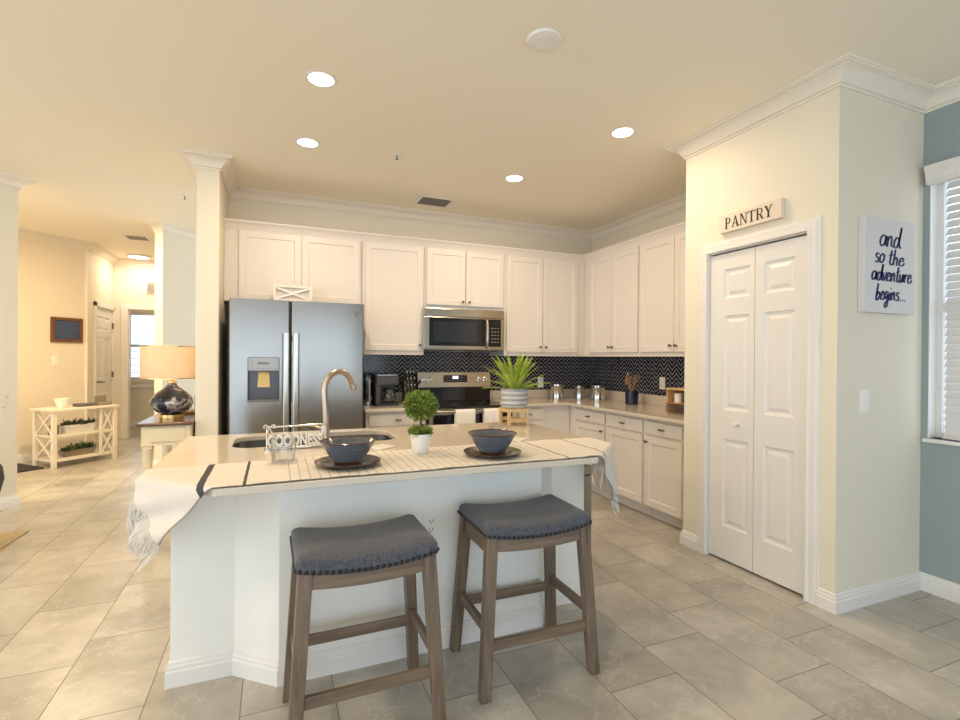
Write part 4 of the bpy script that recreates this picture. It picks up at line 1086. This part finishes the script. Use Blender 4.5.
# PANTRY sign with serif letters
ps = thing('pantry_sign', 'cream wooden PANTRY sign above the pantry door', 'sign', (XP, 2.237, 2.19))
part('board', MB().box(XP-.032, XP-.001, 2.015, 2.458, 2.192, 2.308), 'sign_cream', ps, bevel=.002)
def serif(mb, ch, ox, w, h, T):
    def poly(pts): mb.loops([[T(ox+x*w, y*h, 0) for x, y in pts], [T(ox+x*w, y*h, .002) for x, y in pts]])
    rect = lambda x0, x1, y0, y1: poly([(x0, y0), (x1, y0), (x1, y1), (x0, y1)])
    def bowl_(cx, y0, y1, rx):
        n = 12; cy, ry = (y0+y1)/2, (y1-y0)/2
        o = [(cx+rx*math.sin(math.pi*i/n), cy+ry*math.cos(math.pi*i/n)) for i in range(n+1)]
        q = [(cx+(rx-.14)*math.sin(math.pi*i/n), cy+(ry-.055)*math.cos(math.pi*i/n)) for i in range(n+1)]
        for a, b, c, d in zip(o, o[1:], q[1:], q): poly([a, b, c, d])
    s = .05
    if ch in 'PR':
        rect(.14, .32, 0, 1); rect(.02, .44, 0, s); rect(.02, .32, 1-s, 1); rect(.32, .48, 1-s*1.1, 1); rect(.32, .48, .44, .44+s*1.1); bowl_(.48, .44, 1, .38)
        if ch == 'R': poly([(.44, .46), (.62, .46), (.98, 0), (.78, 0)]); rect(.74, 1.04, 0, s)
    if ch == 'A':
        poly([(.10, 0), (.17, 0), (.50, .90), (.47, 1)]); poly([(.72, 0), (.92, 0), (.55, 1), (.45, 1)]); rect(.26, .74, .30, .30+s); rect(0, .28, 0, s); rect(.62, 1.02, 0, s)
    if ch == 'N':
        rect(.14, .20, 0, 1); poly([(.10, 1), (.30, 1), (.88, 0), (.80, 0)]); rect(.82, .88, 0, 1); rect(.02, .34, 0, s); rect(.02, .28, 1-s, 1); rect(.70, 1.0, 1-s, 1)
    if ch == 'T':
        rect(.41, .59, 0, 1); rect(.28, .72, 0, s); rect(.05, .95, 1-s, 1); poly([(.05, 1), (.10, 1), (.08, .78), (.05, .78)]); poly([(.90, 1), (.95, 1), (.95, .78), (.92, .78)])
    if ch == 'Y':
        rect(.42, .60, 0, .48); rect(.28, .74, 0, s); poly([(.06, 1), (.28, 1), (.60, .46), (.42, .46)]); poly([(.82, 1), (.90, 1), (.60, .48), (.54, .52)]); rect(0, .38, 1-s, 1); rect(.70, 1.02, 1-s, 1)
lt = MB(); T = lambda x, y, d: (XP-.0325-d, 2.237-x, 2.214+y)
ox = -.172
for ch, w_ in zip('PANTRY', (.048, .057, .056, .052, .054, .054)):
    serif(lt, ch, ox, w_, .070, T); ox += w_+.0035
part('lettering', lt, 'brown_ink', ps)
# canvas art with brush lettering
ca = thing('canvas_art', 'white canvas with navy brush lettering on the wall beside the window', 'art', (3.2, YP, 1.88))
part('canvas', MB().box(2.937, 3.394, 1.678, YP-.001, 1.617, 2.140), 'canvas_white', ca, bevel=.003)
GL = {'a': ([[(.75, .85), (.45, 1), (.12, .7), (.1, .25), (.35, .02), (.7, .35), (.78, .95), (.76, .3), (.98, .05)]], .95), 'n': ([[(.08, .95), (.12, 0)], [(.12, .55), (.4, .98), (.62, .8), (.64, .2), (.9, .05)]], .9),
      'd': ([[(.72, .8), (.4, .95), (.1, .5), (.2, .05), (.55, .1), (.8, .9), (.92, 1.9)], [(.92, 1.9), (.78, .5), (1.05, 0)]], 1.0), 's': ([[(.7, .9), (.35, 1.0), (.2, .7), (.6, .4), (.5, .02), (.08, .1)]], .75),
      'o': ([[(.45, 1), (.1, .6), (.25, .02), (.7, .25), (.75, .8), (.42, 1), (.95, .8)]], .9), 't': ([[(.35, 1.75), (.28, .3), (.5, 0), (.75, .2)], [(.02, 1.12), (.75, 1.25)]], .7), 'h': ([[(.15, 1.9), (.1, 0)], [(.1, .5), (.4, .95), (.6, .7), (.6, .1), (.85, .05)]], .85),
      'e': ([[(.12, .5), (.65, .65), (.5, 1), (.15, .7), (.2, .08), (.6, .05), (.9, .4)]], .85), 'v': ([[(.05, .95), (.35, .02), (.75, 1.0)]], .75), 'u': ([[(.08, .95), (.12, .2), (.4, .05), (.7, .95), (.68, .2), (.95, .1)]], .9), 'r': ([[(.1, .95), (.12, 0)], [(.12, .5), (.35, .95), (.62, .9)]], .65),
      'b': ([[(.2, 1.9), (.08, .05), (.5, .05), (.7, .5), (.4, .9), (.12, .5)]], .8), 'g': ([[(.7, .85), (.35, 1), (.1, .55), (.35, .15), (.7, .7), (.65, -.6), (.3, -.9), (.2, -.5), (.9, .2)]], .9), 'i': ([[(.15, .9), (.15, .1), (.4, .05)], [(.2, 1.35), (.25, 1.45)]], .4), '.': ([[(.2, .05), (.4, .12)]], .45), ' ': ([], .55)}
ink = MB()
def write(txt, x, z, h, w):
    for ch in txt:
        st, adv = GL[ch]
        for k, s in enumerate(st):
            pts = [Vector((x+(px+.16*py)*w, 1.6765, z+py*h)) for px, py in s]; P = catmull(pts, 6) if len(pts) > 2 else pts
            L, Rr_ = [], []
            for i, p in enumerate(P):
                d = (P[min(i+1, len(P)-1)]-P[max(0, i-1)]); d = d.normalized() if d.length > 1e-6 else Vector((1, 0, 0))
                q = Vector((-d.z, 0, d.x)); ww = .0024+.0058*abs(d.z)
                L.append(p+q*ww); Rr_.append(p-q*ww)
            ink.loops([[l, r, r+Vector((0, .0012, 0)), l+Vector((0, .0012, 0))] for l, r in zip(L, Rr_)])
        x += adv*w
write('and', 3.062, 1.985, .062, .067)
write('so', 3.020, 1.893, .050, .054); write('the', 3.140, 1.888, .046, .062)
write('adventure', 2.995, 1.795, .048, .0485)
write('begins...', 3.035, 1.690, .046, .046)
part('lettering', ink, 'navy_ink', ca)
# picture in the hall
u45 = Vector((.7071, .7071, 0)); n45 = Vector((.7071, -.7071, 0))
pc = Vector((-2.597, 8.283, 1.688))
hp_ = thing('framed_picture', 'small framed blue picture on the hall wall', 'picture', pc, R(45))
fr = MB()
for a, b, c, d in ((-.185, .185, -.165, -.125), (-.185, .185, .125, .165), (-.185, -.145, -.125, .125), (.145, .185, -.125, .125)): fr.box(a, b, -.03, -.001, c, d)
part('frame', fr, 'frame_brown', hp_, world=False, bevel=.003)
part('picture_panel', MB().box(-.145, .145, -.014, -.002, -.125, .125), 'art_blue', hp_, world=False)

# ------------------------------------------------------------------ ceiling fixtures
def can_light(x, y, label, power=CAN_W, r=.085):
    t = thing('recessed_light', label, 'ceiling light', (x, y, CE), 0, 'recessed kitchen lights')
    part('trim_ring', MB().lathe([(r*.80, -.001), (r, -.001), (r*1.02, -.004), (r*.98, -.007), (r*.82, -.005)], (x, y, CE), 36), 'white_trim', t, smooth=40)
    part('lens', MB().lathe([(0, -.0015), (r*.80, -.0015), (r*.78, -.004), (0, -.0045)], (x, y, CE), 32), 'lamp_lens', t)
    area_light('recessed_lamp', (x, y, CE-.012), (0, 0, 0), r*1.5, r*1.5, power, CAN_COL, 'DISK')
can_light(.23, 2.92, 'lit recessed ceiling light nearest the camera, above the left of the island')
can_light(.21, 3.82, 'lit recessed ceiling light in front of the refrigerator', 10)
can_light(1.906, 3.86, 'lit recessed ceiling light furthest back, in front of the range', 13)
can_light(2.20, 2.78, 'lit recessed ceiling light nearest the pantry wall', 9)
sd = thing('smoke_detector', 'round white smoke detector on the ceiling', 'smoke detector', (1.204, 2.122, CE))
part('housing', MB().lathe([(0, -.001), (.082, -.001), (.084, -.005), (.078, -.014), (.050, -.019), (0, -.020)], (1.204, 2.122, CE), 36), 'white_plastic', sd, smooth=40)
part('sensor_ring', MB().lathe([(.046, -.0186), (.049, -.0205), (.052, -.0182)], (1.204, 2.122, CE), 30), 'white_trim', sd)
def vent(label, x0, x1, y0, y1, mat_='grey_plastic'):
    t = thing('ceiling_vent', label, 'vent', ((x0+x1)/2, (y0+y1)/2, CE))
    fr = MB(); b = .028; z0, z1 = CE-.012, CE-.001
    for a in ((x0, x1, y0, y0+b), (x0, x1, y1-b, y1), (x0, x0+b, y0+b, y1-b), (x1-b, x1, y0+b, y1-b)): fr.box(*a, z0, z1)
    part('frame', fr, 'white_trim', t, bevel=.002)
    part('backing', MB().box(x0+b, x1-b, y0+b, y1-b, CE-.003, CE-.001), 'vent_dark', t)
    n = 7
    for k in range(n):
        y = y0+b+(y1-y0-2*b)*(k+.5)/n; part('louver', MB().loops([[(x, y+.010, CE-.013), (x, y+.011, CE-.012), (x, y-.007, CE-.004), (x, y-.008, CE-.005)] for x in (x0+b, x1-b)]), mat_, t)
vent('louvered air vent in the kitchen ceiling', 1.28, 1.63, 4.60, 4.88)
vent('small air vent in the hall ceiling beside the pier', -1.83, -1.55, 7.62, 7.92, 'grey_box')
def sprinkler(label, x, y):
    t = thing('sprinkler_head', label, 'sprinkler', (x, y, CE))
    part('escutcheon', MB().lathe([(0, -.001), (.030, -.001), (.028, -.006), (.012, -.009), (0, -.009)], (x, y, CE), 24), 'white_plastic', t, smooth=40)
    part('deflector', MB().tube([(x, y, CE-.008), (x, y, CE-.035)], .005, 8).lathe([(0, -.036), (.013, -.036), (.013, -.038), (0, -.038)], (x, y, CE), 12), 'pewter', t)
sprinkler('small sprinkler head in the middle of the kitchen ceiling', .857, 3.77)
sprinkler('sprinkler head in the hall ceiling left of the stub wall', -.82, 5.55)
hl = thing('flush_light', 'lit flat ceiling light at the end of the hall', 'ceiling light', (-1.98, 9.2, CE))
part('trim_ring', MB().lathe([(.13, -.001), (.17, -.001), (.17, -.02), (.14, -.03), (.13, -.025)], (-1.98, 9.2, CE), 36), 'white_trim', hl, smooth=40)
part('lens', MB().lathe([(0, -.004), (.13, -.004), (.13, -.026), (0, -.03)], (-1.98, 9.2, CE), 36), 'hall_lens', hl)
area_light('hall_lamp', (-1.98, 9.2, CE-.04), (0, 0, 0), .24, .24, 9, (1, .84, .64), 'DISK')
rv = thing('return_vent', 'pale return air grille high on the wall at the end of the hall', 'vent', (-1.80, 9.598, 2.46))
part('frame', MB().box(-1.97, -1.60, 9.588, 9.599, 2.36, 2.57), 'white_trim', rv, bevel=.002)
lm = MB()
for k in range(10): lm.box(-1.945, -1.625, 9.582, 9.588, 2.378+k*.0178, 2.388+k*.0178)
part('grille', lm, 'grey_box', rv)

# ------------------------------------------------------------------ hall console and what stands on it
A = Vector((-2.43, 7.35, 0))
CL, CDp, CH = .72, .42, .70
cs = thing('console_shelf', 'white two-tier console shelf with crossed braces against the hall wall', 'shelf', tuple(A), R(45))
def lc(mb, name, mat, **kw): return part(name, mb, mat, cs, world=False, **kw)
lc(MB().box(-.02, CL+.02, -.02, CDp+.02, CH-.025, CH), 'top_board', 'shelf_white', bevel=.003)
lc(MB().box(.03, CL-.03, .01, CDp-.01, .36, .385), 'shelf_board', 'shelf_white')
lc(MB().box(.03, CL-.03, .01, CDp-.01, .07, .095), 'shelf_board', 'shelf_white')
for x in (0, CL-.045):
    for y in (0, CDp-.045): lc(MB().box(x, x+.045, y, y+.045, 0, CH-.025), 'leg', 'shelf_white', bevel=.002)
lc(MB().box(CL-.20, CL-.175, .005, .03, .095, CH-.025), 'divider_post', 'shelf_white')
for z0, z1 in ((.095, .36), (.385, .675)):
    lc(MB().bar((.022, .045, z0), (.022, CDp-.045, z1), .02, .022).bar((.022, .045, z1), (.022, CDp-.045, z0), .019, .022), 'cross_brace', 'shelf_white')
    lc(MB().bar((CL-.175, .02, z0), (CL-.045, .02, z1), .018, .02, xa=(0, 1, 0)).bar((CL-.175, .02, z1), (CL-.045, .02, z0), .017, .02, xa=(0, 1, 0)), 'cross_brace', 'shelf_white')
for z in (.07, .36): lc(MB().box(.01, .035, .045, CDp-.045, z, z+.025), 'side_rail', 'shelf_white')
def on(x, y, z): return A + u45*x + Vector((-.7071, .7071, 0))*y + Vector((0, 0, z))
b = MB(); b.lathe([(0, .0), (.045, 0), (.05, .004), (.085, .10), (.088, .115), (.084, .115), (.080, .10), (.046, .010), (0, .008)], (0, 0, 0), 10)
solo('lattice_bowl', b, 'white_ceramic', 'white lattice bowl on top of the console shelf', 'bowl', tuple(on(.20, .20, CH+.001)), world=False, smooth=20)
solo('book', MB().box(-.105, .105, -.07, .07, 0, .035), 'book_grey', 'flat dark grey book under the right end of the top of the console', 'book', tuple(on(.44, .18, CH+.001)), None, R(45), world=False, bevel=.004)
solo('book', MB().box(-.085, .085, -.07, .07, 0, .038), 'grey_box', 'paler flat book beside the dark one on the console top', 'book', tuple(on(.64, .18, CH+.001)), None, R(45), world=False, bevel=.004)
solo('photo_block', MB().box(-.065, .065, -.02, .02, 0, .085), 'grey_box', 'small grey standing block on the pale book on the console', 'decor', tuple(on(.635, .21, CH+.0395)), None, R(45), world=False, bevel=.004)
solo('dark_box', MB().box(-.04, .04, -.04, .04, 0, .11), 'book_grey', 'small dark square box on the middle shelf of the console', 'box', tuple(on(.09, .17, .386)), None, R(45), world=False, bevel=.004)
def planter(label, x, y, z, L, W, H, pm, leaf_, tall, name):
    t = thing('planter', label, 'planter', tuple(on(x, y, z)), R(45)); rnd = random.Random(int(z*100))
    bx = MB().loops([[(-L*.46, -W*.44, 0), (L*.46, -W*.44, 0), (L*.46, W*.44, 0), (-L*.46, W*.44, 0)], [(-L/2, -W/2, H), (L/2, -W/2, H), (L/2, W/2, H), (-L/2, W/2, H)], [(-L/2+.008, -W/2+.008, H), (L/2-.008, -W/2+.008, H), (L/2-.008, W/2-.008, H), (-L/2+.008, W/2-.008, H)], [(-L/2+.01, -W/2+.01, H-.02), (L/2-.01, -W/2+.01, H-.02), (L/2-.01, W/2-.01, H-.02), (-L/2+.01, W/2-.01, H-.02)]])
    part('trough', bx, pm, t, world=False)
    mb = MB()
    for k in range(10):
        cx, cy = -L*.42+L*.84*k/9, rnd.uniform(-.3, .3)*W; hh = rnd.uniform(.5, 1)*tall
        for q in range(16):
            a, e = rnd.uniform(0, 6.28), rnd.uniform(.1, 1.35); d = Vector((math.cos(a)*math.cos(e), math.sin(a)*math.cos(e), math.sin(e))); l = hh*rnd.uniform(.6, 1.0)
            p = Vector((cx, cy, H-.01)); s = d.cross(Vector((0, 0, 1))).normalized()*.016
            up = s.cross(d).normalized()*.006
            mb.loops([[p-s*.4, p+up*.5, p+s*.4, p-up*.5], [p+d*l*.55-s, p+d*l*.55+up, p+d*l*.55+s, p+d*l*.55-up], [p+d*l-s*.1, p+d*l+up*.1, p+d*l+s*.1, p+d*l-up*.1]])
    part('succulents', mb, leaf_, t, world=False, smooth=50)
planter('white trough planter of dark succulents on the middle shelf of the console', .35, .17, .386, .34, .13, .10, 'white_ceramic', 'dusty_leaf', .10, 'a')
planter('grey wooden trough planter of green succulents on the bottom shelf of the console', .35, .17, .096, .36, .12, .075, 'grey_planter_wood', 'succulent_leaf', .12, 'b')
solo('toy_shoe', MB().sphere((0, 0, .018), .018, 12, 8, (2.4, 1, 1)).sphere((.02, 0, .026), .014, 10, 8, (1.2, 1, 1.3)), 'black_plastic', 'small dark ornament on the bottom shelf behind the right brace of the console', 'ornament', tuple(on(.62, .14, .0965)), None, R(45), world=False, smooth=60)
solo('door_mat', MB().prism(rrect(-.42, .42, -.28, .28, .02, 3), 0, .012), 'rug_dark', 'dark patterned mat on the hall floor left of the console', 'mat', (-3.02, 7.32, .0008), None, R(45), world=False)
solo('area_rug', MB().box(-1.0, 0, -1.4, .0, 0, .012), 'rug_tan', 'corner of a tan woven rug on the floor at the left edge', 'rug', (-1.73, 4.80, .0008), None, R(-2), world=False)

# ------------------------------------------------------------------ lamp table and lamp
st = thing('console_table', 'cream console table with dark wood top against the stub wall', 'table', (-.76, 4.85, 0))
TX0, TX1, TY0, TY1, TZ = -.945, -.580, 4.315, 5.20, .85
part('table_top', MB().box(TX0, TX1, TY0, TY1, TZ-.025, TZ), 'dark_wood_top', st, bevel=.008)
part('apron', MB().box(TX0+.045, TX1-.012, TY0+.032, TY1-.032, TZ-.155, TZ-.026), 'off_white_paint', st)
part('drawer_front', MB().box(TX0+.085, TX1-.05, TY0+.022, TY0+.034, TZ-.145, TZ-.038), 'off_white_paint', st, bevel=.004)
part('lower_molding', MB().box(TX0+.028, TX1-.005, TY0+.018, TY1-.018, TZ-.172, TZ-.156), 'off_white_paint', st, bevel=.003)
TL = [(.012, 0), (.026, .012), (.030, .04), (.024, .07), (.018, .085), (.030, .095), (.032, .11), (.022, .13), (.032, .20), (.036, .30), (.030, .45), (.024, .56), (.030, .575), (.030, .59), (.024, .60), (.036, .62), (.036, .66)]
for lx in (TX0+.065, TX1-.055):
    for ly in (TY0+.06, TY1-.06):
        lg = MB().lathe(TL, (lx, ly, .0005), 20).box(lx-.034, lx+.034, ly-.034, ly+.034, .655, TZ-.026)
        part('leg', lg, 'off_white_paint', st, smooth=40)
LX, LY, LZ = -.768, 4.64, TZ+.001
lp = thing('table_lamp', 'table lamp with pale drum shade and smoky glass body on the console table', 'lamp', (LX, LY, LZ))
part('base', MB().lathe([(0, 0), (.085, 0), (.085, .030), (.080, .034), (0, .034)], (LX, LY, LZ), 36), 'gold', lp, smooth=40)
gb = [(0, .034), (.075, .036), (.110, .055), (.140, .085), (.152, .12), (.150, .15), (.130, .185), (.095, .215), (.055, .245), (.036, .265), (.030, .282), (0, .283)]
part('glass_body', MB().lathe(gb, (LX, LY, LZ), 48), 'smoky_glass', lp, smooth=60)
part('collar', MB().lathe([(0, .283), (.036, .283), (.036, .293), (.018, .297), (.014, .33), (0, .33)], (LX, LY, LZ), 28), 'gold', lp, smooth=40)
sh = MB()
for r_ in (.215,): sh.loops([[(LX+rr_*math.cos(2*math.pi*i/56), LY+rr_*math.sin(2*math.pi*i/56), zz) for i in range(56)] for rr_, zz in ((.216, LZ+.322), (.216, LZ+.575), (.213, LZ+.575), (.213, LZ+.322), (.216, LZ+.322))], caps=(False, False))
part('lamp_shade', sh, 'lamp_linen', lp, smooth=40)
part('shade_rim', MB().lathe([(.214, .320), (.2185, .320), (.2185, .327), (.214, .327)], (LX, LY, LZ), 56).lathe([(.214, .571), (.2185, .571), (.2185, .578), (.214, .578)], (LX, LY, LZ), 56), 'gold', lp)
part('bulb', MB().sphere((LX, LY, LZ+.43), .03, 14, 10), 'hall_lens', lp, smooth=60)
pl = bpy.data.lights.new('lamp_bulb', 'POINT'); pl.energy = 3; pl.color = (1, .75, .48); pl.shadow_soft_size = .035
po = bpy.data.objects.new('lamp_bulb', pl); COL.objects.link(po); po.location = (LX, LY, LZ+.49)
ty = thing('wooden_tray', 'round wooden tray behind the lamp on the console table', 'tray', (-.70, 4.98, TZ+.001))
part('tray_dish', MB().lathe([(0, 0), (.10, 0), (.105, .02), (.10, .02), (.096, .006), (0, .006)], (-.70, 4.98, TZ+.001), 30), 'spoon_wood', ty, smooth=40)
solo('glass_jar', MB().lathe([(0, 0), (.045, 0), (.05, .01), (.05, .15), (.046, .15), (.045, .012), (0, .010)], (0, 0, 0), 28), 'clear_glass', 'tall clear glass jar on the wooden tray behind the lamp', 'jar', (-.69, 4.99, TZ+.008), world=False, smooth=40)

# ------------------------------------------------------------------ left edge
ch = thing('armchair', 'back edge of a charcoal armchair at the left edge of the picture', 'chair', (-2.06, 4.25, 0))
part('backrest', MB().loops([[(x0_, 4.18, z_), (x0_, 4.30, z_), (-2.35, 4.30, z_), (-2.35, 4.18, z_)] for x0_, z_ in ((-1.79, .12), (-1.735, .30), (-1.70, .42), (-1.675, .52), (-1.685, .60), (-1.72, .655), (-1.78, .68))]), 'chair_charcoal', ch, smooth=50, bevel=.01)
part('seat', MB().box(-2.35, -1.85, 3.62, 4.17, .28, .44), 'chair_charcoal', ch, bevel=.03)
for lx in (-2.3, -1.88):
    for ly in (3.68, 4.24): part('leg', MB().bar((lx, ly, .28 if ly < 4 else .13), (lx, ly, .0135), .04, .04, .028, .028), 'black_plastic', ch)

sd_t = thing('side_table', 'small round side table behind the armchair, at the left edge', 'table', (-2.21, 5.00, 0))
part('table_top', MB().lathe([(0, .60), (.19, .60), (.20, .607), (.20, .618), (.19, .625), (0, .625)], (-2.21, 5.00, 0), 36), 'dark_wood_top', sd_t, smooth=40)
part('pedestal', MB().lathe([(0, .001), (.14, .001), (.14, .015), (.03, .04), (.025, .35), (.035, .599), (0, .599)], (-2.21, 5.00, 0), 28), 'dark_wood_top', sd_t, smooth=40)
vs = thing('flower_vase', 'white vase with pale dried flowers at the left edge', 'vase', (-2.19, 5.00, .626))
part('vase_body', MB().lathe([(0, 0), (.05, 0), (.07, .06), (.06, .13), (.035, .18), (.045, .21), (.040, .21), (.031, .18), (.055, .13), (.06, .06), (0, .02)], (-2.19, 5.00, .626), 28), 'white_ceramic', vs, smooth=50)
def sprays():
    mb = MB(); rnd = random.Random(9)
    for k in range(16):
        a = rnd.uniform(0, 6.28); sp = rnd.uniform(.14, .30); hgt = rnd.uniform(.05, .30)
        pts = catmull([(-2.19, 5.00, .80), (-2.19+.35*sp*math.cos(a), 5.00+.35*sp*math.sin(a), .86+hgt*.6), (-2.19+sp*math.cos(a), 5.00+sp*math.sin(a), .84+hgt)], 6)
        mb.tube(pts, .002, 5)
        for q in range(5, len(pts)):
            for _ in range(3):
                d = Vector((rnd.gauss(0, 1), rnd.gauss(0, 1), rnd.gauss(.4, 1))).normalized()*.035; s_ = d.cross(Vector((.3, .2, 1))).normalized()*.008
                mb.face([mb.bm.verts.new(pts[q]+v) for v in (d*.0, d*.5+s_, d, d*.5-s_)])
    return mb
part('flowers', sprays(), 'fringe_white', vs, recalc=False)
